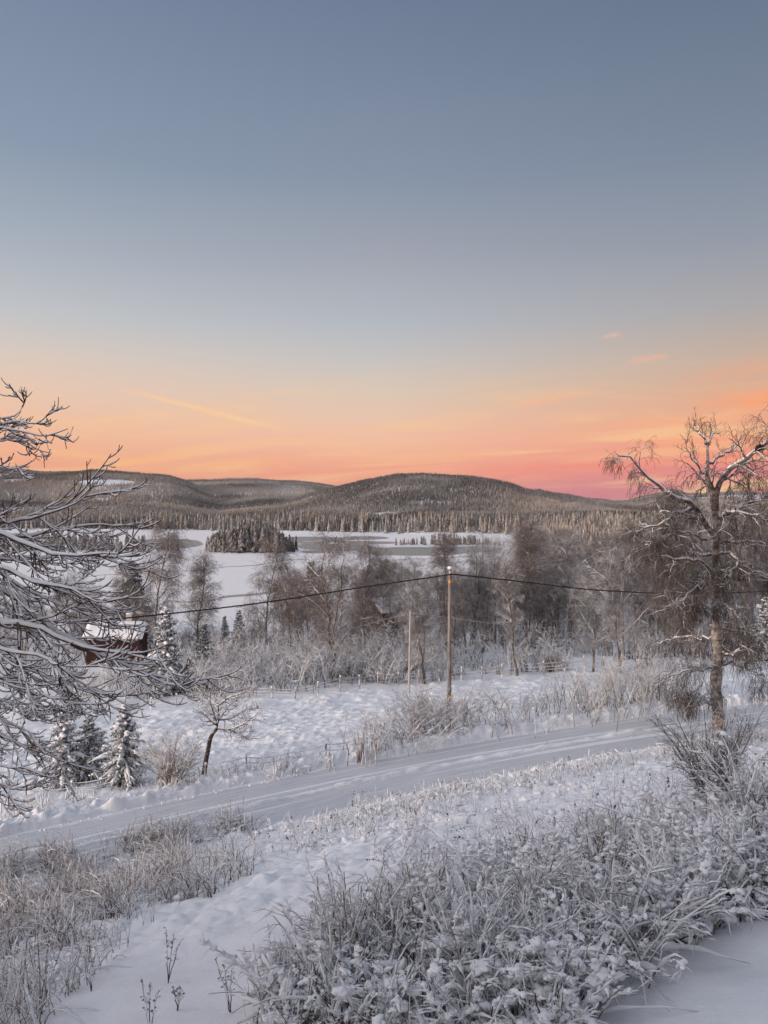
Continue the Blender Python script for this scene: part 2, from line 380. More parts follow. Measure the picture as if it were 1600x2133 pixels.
M_needle = mat('spruce_needles', (.035, .05, .035), .9, twig_b((.022, .03, .022), (.05, .06, .04), .75, frost=.1, sc=6))
def far_b(nt, b):
    at = N(nt, 'ShaderNodeAttribute', attribute_name='tone')
    g = N(nt, 'ShaderNodeNewGeometry'); s = N(nt, 'ShaderNodeSeparateXYZ'); nt.links.new(g.outputs['Normal'], s.inputs[0])
    n0 = noise(nt, .0055, 5, .6)
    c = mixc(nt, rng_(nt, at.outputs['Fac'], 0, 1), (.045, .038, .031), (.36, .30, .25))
    c = mixc(nt, rng_(nt, n0, .44, .66, 0, .75), c, (.30, .295, .29))
    n1 = noise(nt, .5, 3, .6)
    c = mixc(nt, rng_(nt, n1, .45, .7, 0, .7), c, (.42, .42, .43))
    nt.links.new(c, b.inputs['Base Color'])
M_far = mat('far_conifers', (.1, .1, .08), .95, far_b)
def pole_b(nt, b):
    c = N(nt, 'ShaderNodeTexCoord'); mp = N(nt, 'ShaderNodeMapping'); mp.inputs['Scale'].default_value = (14, 14, .8); nt.links.new(c.outputs['Object'], mp.inputs[0])
    n1 = noise(nt, 1.5, 5, .6, mp.outputs[0]); nt.links.new(mixc(nt, rng_(nt, n1, .3, .7), (.13, .105, .09), (.34, .30, .27)), b.inputs['Base Color']); bump(nt, b, n1, .5, .02)
M_pole = mat('weathered_wood', (.2, .16, .13), .85, pole_b)
M_cable = mat('black_cable', (.035, .035, .04), .6)
M_band = mat('orange_band', (.65, .30, .05), .6)
M_metal = mat('dull_metal', (.35, .35, .36), .45); M_metal.node_tree.nodes['Principled BSDF'].inputs['Metallic'].default_value = .8
def board_b(a, c2, sx):
    def f(nt, b):
        c = N(nt, 'ShaderNodeTexCoord'); w = N(nt, 'ShaderNodeTexWave'); w.wave_type = 'BANDS'; w.bands_direction = 'X'; w.inputs['Scale'].default_value = sx
        nt.links.new(c.outputs['Object'], w.inputs[0]); n1 = noise(nt, 3, 4, .6)
        cc = mixc(nt, rng_(nt, n1, .3, .7), a, c2); cc = mixc(nt, rng_(nt, w.outputs[1], .0, .12, .75, 0), cc, (.02, .012, .01))
        nt.links.new(cc, b.inputs['Base Color'])
    return f
M_red = mat('dark_red_boards', (.16, .035, .025), .85, board_b((.03, .013, .011), (.055, .021, .018), 2.2))
M_brown = mat('brown_boards', (.17, .08, .05), .85, board_b((.07, .038, .028), (.12, .065, .045), 2.5))
M_trim = mat('pale_trim', (.55, .50, .42), .7)
M_glass = mat('dark_glass', (.06, .06, .07), .12, spec=.5)
M_brick = mat('chimney_render', (.42, .37, .33), .9)
M_nest = mat('nest_twigs', (.035, .025, .02), .95)

M_straw = mat('straw_stems', (.2, .15, .1), .9, twig_b((.10, .07, .045), (.34, .26, .175), .35, frost=.15, sc=5))
M_dark = mat('dark_brown_stems', (.06, .042, .032), .9, twig_b((.035, .024, .018), (.11, .078, .055), .12, sc=5))
M_stem = mat('dark_dry_stems', (.1, .08, .06), .9, twig_b((.055, .041, .026), (.32, .25, .155), .34, frost=.10, sc=5))
# ------------------------------------------------------------------ terrain
def yroad(x):
    xc = np.clip(x, -30, 34)
    return 35.5+.53*xc-.006*xc**2+(x-xc)*np.where(x < 0, .89, .12)-2.9
def sroad(x, y):
    xc = np.clip(x, -30, 34); sl = .53-.012*xc
    return (y-yroad(x))/np.sqrt(1+sl*sl)
TS = np.array([-60,-40,-28,-20.8,-18,-14.8,-11,-7.9,-5.6,-4.6,-3.9,-3.3,-2.9,-2.55,-2.4,0,2.46,2.62,2.9,3.3,3.9,4.6,5.5,12,20,30,45,70,100,140,200,400])
TZ = np.array([7.4,6.9,6.3,5.3,4.6,3.7,2.5,1.5,.8,.55,.38,.26,.20,.06,0,.03,0,.05,.10,.12,.08,-.06,-.3,-1.3,-2.7,-4.2,-5.6,-7.5,-9.0,-10,-11,-12])
def roadz(x): return -11.3+.02*np.clip(x, -60, 60)
def amap(a, pts): p = np.array(pts); return np.interp(a, p[:, 0], p[:, 1])
SHORE = [(-.9,140),(-.6,150),(-.25,165),(-.1,190),(0,225),(.1,290),(.16,420),(.21,620),(.235,2000),(.9,2000)]
FSHORE = [(-.9,1010),(-.5,1005),(-.25,960),(-.1,860),(0,825),(.15,775),(.24,665),(.3,500),(.9,450)]
def px2(pts): return [((x-CX)/F, (CY-y)/F) for x, y in pts]
LAYERS = [   # (distance, silhouette), the ground without its trees
 (2250, px2([(-600,1002),(-200,992),(0,986),(140,992),(190,988),(260,992),(320,994),(350,999),(385,1008),(440,1030),(500,1052),(560,1067),(2400,1080)])),
 (3300, px2([(-600,1060),(250,1040),(300,1014),(385,1006),(500,1004),(570,1004),(640,1009),(700,1019),(760,1032),(850,1062),(2400,1080)])),
 (2050, px2([(-600,1080),(420,1064),(480,1055),(600,1040),(700,1024),(760,1013),(825,1001),(880,1003),(940,1012),(1000,1015),(1040,1020),(1100,1031),(1190,1040),(1280,1050),(1400,1056),(1700,1062),(2400,1070)])),
 (3000, px2([(-600,1080),(1150,1070),(1250,1054),(1310,1047),(1370,1034),(1440,1032),(1600,1030),(2000,1024),(2400,1020)])),
]
def islands(a, y):
    e = a*0
    def isl(a0, a1, yc, w, h):
        c = (a0+a1)/2; r = (a1-a0)/2
        q = 1-np.abs((a-c)/r)**2.5-((y-yc)/w)**2
        return h*np.clip(q, -1, 1)
    for p in ((-.237,-.108,470,30,1.6),(-.62,-.252,470,32,1.6),(.004,.16,552,16,1.3),(-.08,-.047,595,12,1.0)):
        e = np.maximum(e, isl(*p)+ .0)
    return e
def ground(x, y, detail=True):
    x = np.asarray(x, float); y = np.asarray(y, float); yy = np.maximum(y, 1.0); a = x/yy
    s = sroad(x, y)
    zn = roadz(x)+np.interp(s, TS, TZ)
    # towards the lake
    ds = amap(a, SHORE)*(1+.06*vnoise(a*14, a*0+.5, 5)); w = sstep((y-.55*ds)/(.45*ds))
    zt = np.maximum(zn, -22.3)
    z = zt*(1-w)+(-24.02)*w
    z = z-1.6*sstep((y-ds)/40.)*(a < .26)
    # far side
    df = amap(a, FSHORE)*(1+.05*fbm(a*9, a*0+.2, 8, 3))
    far = np.full_like(z, -60.0)
    for i, (D, sil) in enumerate(LAYERS):
        H = (amap(a, sil)+.0026*fbm(a*22, a*0+i*3.3, 141, 3)+.0010*fbm(a*60, a*0+i, 145, 2))*D
        t = (y-df)/(D-df); tt = np.clip(t, 0, 1)
        g = .30*tt**.8+.70*sstep(tt)**1.15
        g = np.where(y > D, 1-.9*sstep((y-D)/(D*.45)), g)
        zz = -23.5+(H+23.5)*g
        zz = np.where(y < df, -26, zz)
        far = np.maximum(far, zz)
    hill = sstep((y-df)/250.)
    rel = hill*(85*fbm(x/620., y/430., 21, 3, .5)+0)*(1-sstep((y-1500)/450.)*.95)
    far = far+np.minimum(rel*np.clip((far+24)/60, .12, 1), 30)
    far = np.where(y > df, np.maximum(far, -23.6+hill*2), far)
    z = np.where(y > df, np.maximum(far, np.where(a > .235, z*(1-hill)+far*hill, far)), z)
    isl = islands(a, y); z = np.where((isl > .02) & (y > ds), np.maximum(z, -24.3+isl), z)
    if detail:
        near = (1-sstep((y-100)/60.))
        off = sstep((np.abs(s)-2.5)/1.2)
        dn = .22*fbm(x/2.6, y/2.6, 3, 3)*off
        # field tussocks
        fld = sstep((s-4.5)/2)*(1-sstep((s-31)/3))
        tn = fbm(x/.50, y/.75, 11, 3, .6)+.5*fbm(x/2.2, y/2.6, 12, 2)
        dn = dn+fld*(.21*np.abs(tn)-.06+.22*np.clip(vnoise(x/.55, y/.75, 77)-.15, 0, 1))
        # weeds bank, snowy humps
        bank = sstep((-s-3.2)/1.5)*(1-sstep((-s-13)/3))
        dn = dn+bank*(.22*np.abs(fbm(x/.7, y/.7, 31, 3, .6)))
        yard = sstep((-s-11)/3)
        dn = dn+yard*(.05*fbm(x/1.1, y/.8, 41, 4, .45)+.05*fbm(x/3.1, y/2.3, 44, 2))
        # ploughed rolls of snow beside the road
        berm = np.exp(-((s-3.15)/.42)**2)+.6*np.exp(-((s+3.0)/.3)**2)
        dn = dn+berm*(.10*fbm(x/.30, y/.26, 51, 3, .7))
        z = z+dn*near
    return z
def gz(x, y): return float(ground(np.array([x]), np.array([y]), True)[0])
YS = np.exp(np.linspace(math.log(6.0), math.log(420), 420))
def unproj(px, py):
    """ground points seen at these picture positions"""
    px = np.atleast_1d(np.asarray(px, float)); py = np.atleast_1d(np.asarray(py, float))
    a = (px-CX)/F; e = (CY-py)/F
    G = ground(a[:, None]*YS, np.broadcast_to(YS, (len(a), len(YS))), False)
    under = G >= e[:, None]*YS
    k = np.argmax(under, axis=1); k[~under.any(1)] = len(YS)-1
    y = YS[k]; x = a*y
    return np.stack([x, y, ground(x, y)], 1)

def grid_mesh(name, A, Yr, zf, mats, att=None, uvf=None):
    a, y = np.meshgrid(A, Yr); x = a*y; z = zf(x, y)
    V = np.stack([x, y, z], -1); n, m_ = a.shape
    i = np.arange(n-1)[:, None]*m_; j = np.arange(m_-1)[None]
    Q = np.stack([i+j, i+j+1, i+m_+j+1, i+m_+j], -1).reshape(-1, 4)
    mb = MB(); mb.add(V.reshape(-1, 3), Q, att=(att(a, x, y).ravel() if att else 0.0))
    return mb.build(name, mats)
A1 = np.linspace(-.95, .95, 620)
Y1 = np.concatenate([np.linspace(-12, 4.8, 24)])
Y2 = np.concatenate([np.exp(np.linspace(math.log(5.0), math.log(84), 900)), np.exp(np.linspace(math.log(84.6), math.log(1000), 190)), np.exp(np.linspace(math.log(1006), math.log(5200), 190))])
g0 = grid_mesh('ground', A1, Y2, ground, [M_ground]); tag(g0, kind='structure')
# ground under and behind the viewpoint
xs, ys = np.meshgrid(np.linspace(-60, 60, 160), np.linspace(-60, 5.6, 90)); zz = ground(xs, np.maximum(ys, -60), True)
zz = roadz(xs)+np.interp(sroad(xs, ys), TS, TZ)-.03-.35*sstep((ys-4.2)/1.2)*1.0
n_, m2 = xs.shape; i = np.arange(n_-1)[:, None]*m2; j = np.arange(m2-1)[None]
mb = MB(); mb.add(np.stack([xs, ys, zz], -1).reshape(-1, 3), np.stack([i+j, i+j+1, i+m2+j+1, i+m2+j], -1).reshape(-1, 4))
tag(mb.build('yard_ground', [M_ground]), kind='structure')

# lake
def lake_att(a, x, y):
    px = CX+a*F; py = CY+24.0/y*F
    d = np.zeros_like(a)
    def el(cx, cy, rx, ry, rot=0, s=1.0):
        dx = px-cx; dy = py-cy-rot*dx
        return s*np.clip(1.35-((dx/rx)**2+(dy/ry)**2), 0, 1)
    for e in ((345,1133,85,12),(700,1140,95,9,.02),(640,1123,120,5),(560,1128,80,10),(860,1149,130,10),(980,1145,70,7),(760,1121,55,4),(660,1150,40,4,.0,.8),
              (720,1131,120,4),(0,1123,90,4),(120,1130,100,5)):
        d = np.maximum(d, el(*e))
    # wet cracks and tracks on the near ice
    def ln(x0, y0, x1, y1, w, s=.62):
        t = np.clip((px-x0)/(x1-x0), 0, 1); yc = y0+(y1-y0)*t+1.2*np.sin(px*.05)+.8*np.sin(px*.017+2)
        inn = ((px > min(x0, x1)) & (px < max(x0, x1)))
        return s*np.exp(-((py-yc)/w)**2)*inn
    for l in ((150,1204,500,1181,1.1),(500,1181,640,1164,1.4),(180,1225,270,1222,2.2),(455,1247,640,1226,4.5),(365,1254,460,1250,2.4),(490,1268,620,1236,2.0),(820,1168,1000,1160,1.5)):
        d = np.maximum(d, ln(*l))
    return d
lk = grid_mesh('lake', np.linspace(-.85, .34, 700), np.exp(np.linspace(math.log(128), math.log(1120), 420)), lambda x, y: x*0-24.0, [M_lake], att=lake_att)
tag(lk, kind='structure')

# road: one sheet following the ground, packed snow with a ridge between the two lanes
tx = np.linspace(-60, 62, 900); sv = np.linspace(-2.52, 2.52, 85)
TX, SV = np.meshgrid(tx, sv); sl = .53-.012*np.clip(TX, -30, 34); nn = np.sqrt(1+sl*sl)
rx = TX-SV*sl/nn; ry = yroad(TX)+SV/nn
s_ = sroad(rx, ry)
rz_ = roadz(rx)+np.interp(s_, TS, TZ)+.004
gro = .022*fbm(s_*7, TX*.12, 61, 3)+.016*vnoise(s_*22, TX*.05, 63)-.012*(np.exp(-((np.abs(SV)-.65)/.22)**2)+np.exp(-((np.abs(SV)-1.95)/.25)**2))
rid = np.exp(-((SV-.0-.12*np.sin(TX*.21))/.16)**2)*(.05+.15*np.clip(fbm(TX*1.3, SV*4, 65, 3, .7)+.35, 0, 1))+np.exp(-((SV+2.1)/.2)**2)*.03
edge = np.clip((2.52-np.abs(SV))/.3, 0, 1)
rz_ = rz_+(gro+rid)*edge+.008
n_, m2 = TX.shape; i = np.arange(n_-1)[:, None]*m2; j = np.arange(m2-1)[None]
mb = MB(); mb.add(np.stack([rx, ry, rz_], -1).reshape(-1, 3), np.stack([i+j, i+j+1, i+m2+j+1, i+m2+j], -1).reshape(-1, 4))
rd = mb.build('road', [M_road]); tag(rd, kind='structure')
uvl = rd.data.uv_layers.new(name='UVMap'); li = np.empty(len(rd.data.loops), np.int32); rd.data.loops.foreach_get('vertex_index', li)
uv = np.stack([TX.ravel(), SV.ravel()], 1)[li]; uvl.data.foreach_set('uv', uv.astype(np.float32).ravel())

def bank(s0, s1, hgt, seed):
    tb = np.linspace(-34, 40, 1900); k = np.linspace(0, 1, 30); TB, KB = np.meshgrid(tb, k); SB = s0+(s1-s0)*KB
    SB = SB+(.10*vnoise(TB*1.7, KB*0, seed)+.05*vnoise(TB*5, KB*0, seed+1))*np.sign(s0)*(1-KB)
    sl = .53-.012*np.clip(TB, -30, 34); nn = np.sqrt(1+sl*sl); xb = TB-SB*sl/nn; yb = yroad(TB)+SB/nn
    prof = sstep(KB/.08)*(1-sstep((KB-.42)/.58)*1.0); rug = 1+.9*fbm(TB/.5, SB/.5, seed+2, 2)+.55*fbm(TB/.22, SB/.2, seed+6, 3, .6)*sstep((KB-.04)/.2)
    zb = roadz(xb)+hgt*prof*rug-.03-.30*sstep((KB-.8)/.2)-.35*np.clip(sstep((KB-.45)/.55), 0, 1)*(s0 > 0)
    nr, nc = TB.shape; i = np.arange(nr-1)[:, None]*nc; j = np.arange(nc-1)[None]
    mb = MB(); mb.add(np.stack([xb, yb, zb], -1).reshape(-1, 3), np.stack([i+j, i+j+1, i+nc+j+1, i+nc+j], -1).reshape(-1, 4))
    tag(mb.build('snow_bank', [M_ground]), kind='structure')
bank(2.44, 4.1, .36, 301); bank(-2.44, -3.5, .20, 331)
# crumbs of snow thrown up by the plough: along the ridge between the lanes and on both road edges
r = np.random.default_rng(17); xc = -32+62*r.random(5200); sc_ = np.where(r.random(5200) < .30, .05+.16*r.normal(size=5200)-.12*np.sin(xc*.21)*0, np.where(r.random(5200) < .8, 2.75+.30*r.normal(size=5200), -2.6+.15*r.normal(size=5200)))
on = np.abs(sc_-.1) < .9
keepc = ~on | (vnoise(xc*.9, xc*0+2.5, 19) > -.08)
xc, sc_ = xc[keepc], sc_[keepc]; sl = .53-.012*np.clip(xc, -30, 34); nn = np.sqrt(1+sl*sl); xr = xc-sc_*sl/nn; yr = yroad(xc)+sc_/nn; zr = np.maximum(ground(xr, yr), roadz(xr)+np.interp(sroad(xr, yr), TS, TZ)+.01)
s_ = .010+.028*r.random(len(xr))**3; s_ = np.where(sc_ > 2, s_*1.7, s_)
mb = MB(); blobs(mb, np.stack([xr, yr, zr+.005], 1), s_, r, 0, ICO1, .35); xb = -32+62*r.random(5200); sb = 2.78+.34*np.abs(r.normal(size=5200))-.1; sl = .53-.012*np.clip(xb, -30, 34); nn = np.sqrt(1+sl*sl); xq = xb-sb*sl/nn; yq = yroad(xb)+sb/nn
s_ = .03+.075*r.random(5200)**2; blobs(mb, np.stack([xq, yq, ground(xq, yq)-.2*s_], 1), np.stack([s_*1.3, s_, s_*.8], 1), r, 0, ICO1, .35)
tag(mb.build('snow_crumbs', [M_snow]), 'crumbs of ploughed snow lying along the road edge and its middle ridge', 'snow', kind='stuff')

# ------------------------------------------------------------------ far forest (uncountable)
def cones(mb, C, H, rng, sides=5, tiers=2, wid=.17, att=None, ragged=.25):
    n = len(C); ph0 = rng.random(n)*6.28; att = rng.random(n) if att is None else att
    for t in range(tiers):
        z0 = .06+.86*t/tiers; z1 = min(1.0, z0+1.0/tiers+.16) if t < tiers-1 else 1.0
        r = wid*(1-z0*.82)
        ph = ph0[:, None]+np.arange(sides)[None]*2*np.pi/sides+t*.6
        rr = r*H[:, None]*(1+ragged*rng.normal(size=(n, sides)).clip(-1.5, 1.5))
        ring = np.stack([C[:, None, 0]+rr*np.cos(ph), C[:, None, 1]+rr*np.sin(ph), C[:, None, 2]+H[:, None]*(z0+.05*rng.normal(size=(n, sides)))], -1)
        apex = C+np.stack([0*H, 0*H, H*z1], -1)
        V = np.concatenate([ring, apex[:, None]], 1); q = sides+1
        b = (np.arange(n)*q)[:, None]; j = np.arange(sides)[None]
        T = np.stack([b+j, b+(j+1) % sides, b+sides+0*j], -1)
        mb.add(V.reshape(-1, 3), T=T.reshape(-1, 3), att=np.repeat(att, q))
rng = np.random.default_rng(7)
def scatter_far(n, y0, y1, a0=-.72, a1=.78, power=1.0):
    y = y0*(y1/y0)**(rng.random(n)**power); a = a0+(a1-a0)*rng.random(n); return a*y, y, a
clear = [(220,1006,62,6),(805,1071,28,3),(1185,1053,18,3),(1180,1069,28,3),(1165,1085,34,2.5),(1560,1037,70,6),(1465,1040,25,4),(215,1042,22,3),(1000,1062,60,2.5),(600,1078,50,2),(30,1003,30,4),(1150,1056,30,2),(520,1033,40,2.5),(900,1049,60,3)]
x, y, a = scatter_far(330000, 700, 3350, power=.55); x2, y2, a2 = scatter_far(110000, 1450, 2400); x = np.r_[x, x2]; y = np.r_[y, y2]; a = np.r_[a, a2]
df = amap(a, FSHORE)
z = ground(x, y, False)
py = CY-z/y*F; px_ = CX+a*F
keep = (z > -23.2) & (y > df*1.03) & (y > 640)
for cx_, cy_, rx_, ry_ in clear: keep &= ~((((px_-cx_)/rx_)**2+((py-cy_)/ry_)**2) < 1)
dens = fbm(x/260., y/190., 91, 3)
keep &= rng.random(len(x)) < np.clip(.92+1.6*dens, .32, 1)
x, y, z = x[keep], y[keep], z[keep]
H = (5.4+6.0*rng.random(len(x)))*np.clip(1+.5*fbm(x/180, y/180, 95, 2), .6, 1.4)
tone = np.clip(rng.random(len(x))*.55+1.7*fbm(x/330., y/240., 97, 3)+.26-.35*sstep((z-25)/90.), 0, 1)  # darker towards the crests: shade of the upper slopes painted into the tree colour
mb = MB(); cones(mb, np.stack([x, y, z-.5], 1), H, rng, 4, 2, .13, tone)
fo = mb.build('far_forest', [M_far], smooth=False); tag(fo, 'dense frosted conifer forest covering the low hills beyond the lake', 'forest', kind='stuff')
# forest belt along the far shore, a little finer
x, y, a = scatter_far(7000, 640, 1250, -.6, .8)
df = amap(a, FSHORE); keep = (y > df*1.02) & (y < df*1.18) & (ground(x, y, False) > -23.5)
x, y = x[keep], y[keep]; z = ground(x, y, False); H = 11+9*rng.random(len(x))
mb = MB(); cones(mb, np.stack([x, y, z-.4], 1), H, rng, 6, 4, .14, np.clip(.25+.6*rng.random(len(x)), 0, 1))
tag(mb.build('shore_forest', [M_far], smooth=False), 'belt of dark spruces lining the far shore of the lake', 'forest', kind='stuff')
# ------------------------------------------------------------------ tree kits
def birch_bm(seed, h, spread=.26, n1=24, droop=.9, lean=0., leaders=1, dens=1.0, thick=1.0, low=.22, shape='oval'):
    """returns (trunk MB, crown MB) of one bare birch standing at the origin"""
    rng = np.random.default_rng(seed); tr = MB(); cr = MB()
    K = 12; t = np.linspace(0, 1, K)
    T0 = []
    for l in range(leaders):
        wx = np.cumsum(rng.normal(size=K)*.012*h); wy = np.cumsum(rng.normal(size=K)*.012*h); wx -= wx[0]; wy -= wy[0]
        sp = 0 if leaders == 1 else (l-(leaders-1)/2)*.10*h
        P = np.stack([wx+lean*h*t+sp*t, wy+rng.normal()*.05*h*t*(leaders > 1), h*t*(1 if l == 0 else .88)], 1)
        T0.append(P)
    P0 = np.stack(T0); R0 = (.0085*h*thick*(1-t)**.8+.0015*h+.004*h*np.exp(-t*18))[None].repeat(leaders, 0)
    tubes(tr, P0, R0, 8)
    tt = np.linspace(0, 1, 30)
    L = spread*h*1.25
    P1, R1 = grow(P0, R0, n1, L, 44, rng, 7, low, .98, grav=-.35, wob=.11, taper=.62 if shape == 'oval' else .85, rr=.42, tip=.25, rmin=.012*thick, lv=.42)
    P2, R2 = grow(P1, R1, int(8*dens), L*.5, 42, rng, 6, .2, 1., grav=.25*droop, wob=.14, taper=.45, rr=.55, rmin=.009*thick)
    P3, R3 = grow(P2, R2, int(7*dens), L*.30, 42, rng, 5, .15, 1., grav=.9*droop, wob=.16, taper=.35, rr=.6, rmin=.008*thick, tip=.5)
    P4, R4 = grow(P3, R3, 3, L*.16, 38, rng, 3, .25, 1., grav=1.0*droop, wob=.15, taper=.3, rr=.8, rmin=.006*thick, tip=.6)
    tubes(cr, P1, R1, 5, 0); tubes(cr, P2, R2, 4, 1); tubes(cr, P3, R3, 3, 1); tubes(cr, P4, R4, 3, 1)
    snowcap(cr, P1, R1, rng, .022*thick, 2, 4, part=.7); snowcap(cr, P2, R2, rng, .010*thick, 2, 3, part=.3)
    return tr, cr
def spruce_bm(seed, h, wid=.2, whorls=16, snow=1.0, per=9, fine=1.0, wood=.02):
    rng = np.random.default_rng(seed); tr = MB(); cr = MB()
    t = np.linspace(0, 1, 8); P0 = np.stack([.01*h*np.sin(t*5+seed), .01*h*np.cos(t*4), h*t], 1)[None]; R0 = (wood*h*(1-t)+.004*h)[None]
    tubes(tr, P0, R0, 7)
    allP = []; allR = []
    for w in range(whorls):
        q = (w+.5)/whorls; zc = h*(.04+.94*q**.92)
        L = wid*h*(1-q)**.85*(1+.18*rng.normal())+.025*h
        n = max(4, int(per*(1-.45*q)))
        ph = rng.random()*6.28+np.arange(n)*2*np.pi/n+rng.normal(size=n)*.2
        e0 = .75*q-.15                                   # lower boughs hang, upper ones rise
        Ls = L*(1+.22*rng.normal(size=n)).clip(.5, 1.5); s = np.linspace(0, 1, 6)
        rx_ = Ls[:, None]*s*(1-.1*s); zz_ = Ls[:, None]*(e0*s-.75*(1-q*.8)*s**2+.22*s**3)
        P = np.stack([rx_*np.cos(ph)[:, None], rx_*np.sin(ph)[:, None], zc+zz_+rng.normal(size=n)[:, None]*.01*h], -1)
        P += rng.normal(size=P.shape)*.006*h*s[None, :, None]
        allP.append(P); allR.append((.006*h+.004*h*(1-s))[None].repeat(n, 0)*(.5+.5*(1-q)))
    P1 = np.concatenate(allP); R1 = np.concatenate(allR)
    ln = np.linalg.norm(P1[:, -1]-P1[:, 0], axis=1)
    P2, R2 = grow(P1, R1, int(12*fine), (ln*.36)[:, None], 58, rng, 4, .1, 1., grav=.9, wob=.22, taper=.55, rr=.85, flat=.75, tip=.45, rmin=.0045*h)
    P3, R3 = grow(P2, R2, int(4*fine), .028*h, 50, rng, 3, .1, 1., grav=.7, wob=.2, taper=.3, rr=.9, flat=.3, tip=.5, rmin=.0042*h)
    tubes(cr, P1, R1*1.2, 4, 0); tubes(cr, P2, R2*1.15, 4, 0); tubes(cr, P3, R3, 3, 0)
    if snow > 0:
        snowcap(cr, P1, R1, rng, .013*h*snow, 1, 6, lump=.7); k = rng.random(len(P2)) < .42*min(snow, 1.3)
        snowcap(cr, P2[k], R2[k], rng, .0065*h*snow, 1, 5, lump=.5)
        c = np.concatenate([P1[:, 2], P1[:, 3], P1[:, 4], P1[:, 5]]); c = c[rng.random(len(c)) < .5]; c[:, 2] += .006*h
        s_ = .011*h*snow*(.5+rng.random(len(c))); blobs(cr, c, np.stack([s_*1.6, s_, s_*.6], 1), rng, 1, ICO1, .4)
    return tr, cr
def shrub_bm(seed, h, stems=14, spread=.45, dens=1.0, snow=.012, twig=.006, arch=.5, levels=3, blob=0, mb=None, off=(0, 0, 0), mt=0, ms=1, sp0=.1, n2=6, n3=4, seg=6):
    rng = np.random.default_rng(seed); mb = mb or MB()
    ph = rng.random(stems)*6.28; out = spread*(.25+.75*rng.random(stems)**.7); L = h*(.65+.45*rng.random(stems)); K = 8; s = np.linspace(0, 1, K)
    r_ = (out*L)[:, None]*(s*.6+.4*s**2); z_ = L[:, None]*(s-arch*rng.random(stems)[:, None]*s**2.2*.8*(out/spread)[:, None])
    b0 = rng.normal(size=(stems, 2))*sp0*h
    P = np.stack([b0[:, :1]+r_*np.cos(ph)[:, None], b0[:, 1:]+r_*np.sin(ph)[:, None], z_], -1)+np.array(off)
    P += np.cumsum(rng.normal(size=P.shape)*.012*h, axis=1)*s[None, :, None]
    R0 = twig*(1.9-1.2*s)[None].repeat(stems, 0)
    tubes(mb, P, R0, 4, mt, att=rng.random(stems)); snowcap(mb, P, R0, rng, snow*1.0, ms, seg, lump=.5, vert=.35)
    if levels > 1:
        P2, R2 = grow(P, R0, int(n2*dens), h*.34, 32, rng, 6, .2, 1., grav=-.1+arch*.5, wob=.12, taper=.4, rr=.7, rmin=twig*.6)
        tubes(mb, P2, R2, 3, mt, att=rng.random(len(P2))); snowcap(mb, P2, R2, rng, snow*.8, ms, seg-1, lump=.5, vert=.35, part=.85)
        if levels > 2:
            P3, R3 = grow(P2, R2, int(n3*dens), h*.16, 36, rng, 4, .2, 1., grav=.1+arch*.4, wob=.16, taper=.3, rr=.8, rmin=twig*.5)
            tubes(mb, P3, R3, 3, mt, att=rng.random(len(P3))); snowcap(mb, P3, R3, rng, snow*.6, ms, max(3, seg-2), lump=.5, vert=.35, part=.6)
        if blob:
            k = np.repeat(rng.integers(0, len(P2), blob), 4); c = P2[k, np.tile([1, 2, 3, 4], blob)]+rng.normal(size=(4*blob, 3))*.008; c[:, 2] += .01
            s_ = np.repeat(snow*(.9+1.2*rng.random(blob)), 4)*(.7+.6*rng.random(4*blob)); blobs(mb, c, np.stack([s_*1.5, s_*1.05, s_*.8], 1), rng, ms, ICO2, .3)
    return mb

def put(x_px, Yd, top_px=None):
    x = (x_px-CX)/F*Yd; z = gz(x, Yd); h = None
    if top_px is not None: h = (CY-top_px)/F*Yd-z
    return x, Yd, z, h

# ------------------------------------------------------------------ islands' and valley trees
variants = []
for k in range(7):
    kw = [dict(spread=.21, droop=1.0, n1=36), dict(spread=.18, n1=40, shape='cone', droop=.6), dict(spread=.24, droop=.6, leaders=2, n1=16), dict(spread=.17, lean=.03, n1=32, low=.3),
          dict(spread=.20, droop=.2, leaders=3, n1=12), dict(spread=.15, n1=26, dens=1.1, droop=.4, low=.18), dict(spread=.26, droop=.3, n1=18, low=.12)][k]
    tr, cr = birch_bm(100+k, 12., thick=1.05, **kw)
    variants.append((tr.mesh('trunk', [M_mid_bark]), cr.mesh('crown', [M_mid_bark, M_mid_twig, M_snow]), cr.mesh('crown_frosted', [M_mid_bark, M_frost_twig, M_snow])))
def inst(name, meshes, label, cat, loc, h, h0, rz=0, group=None, wide=1.0):
    t = thing(name, label, cat, loc, rz, group); t.scale = (h/h0*wide, h/h0*wide, h/h0)
    for nm, me in meshes:
        o = bpy.data.objects.new(nm, me); COL.objects.link(o); o.parent = t
    return t
rs = np.random.default_rng(11)
def vbirch(xp, Yd, top, k, frosted, label, group=None, wide=1.0, name='birch_tree'):
    x, y, z, h = put(xp, Yd, top)
    v = variants[k]
    return inst(name, (('trunk', v[0]), ('crown', v[2 if frosted else 1])), label, 'tree', (x, y, z-.1), h, 12., rs.random()*6.28, group, wide)
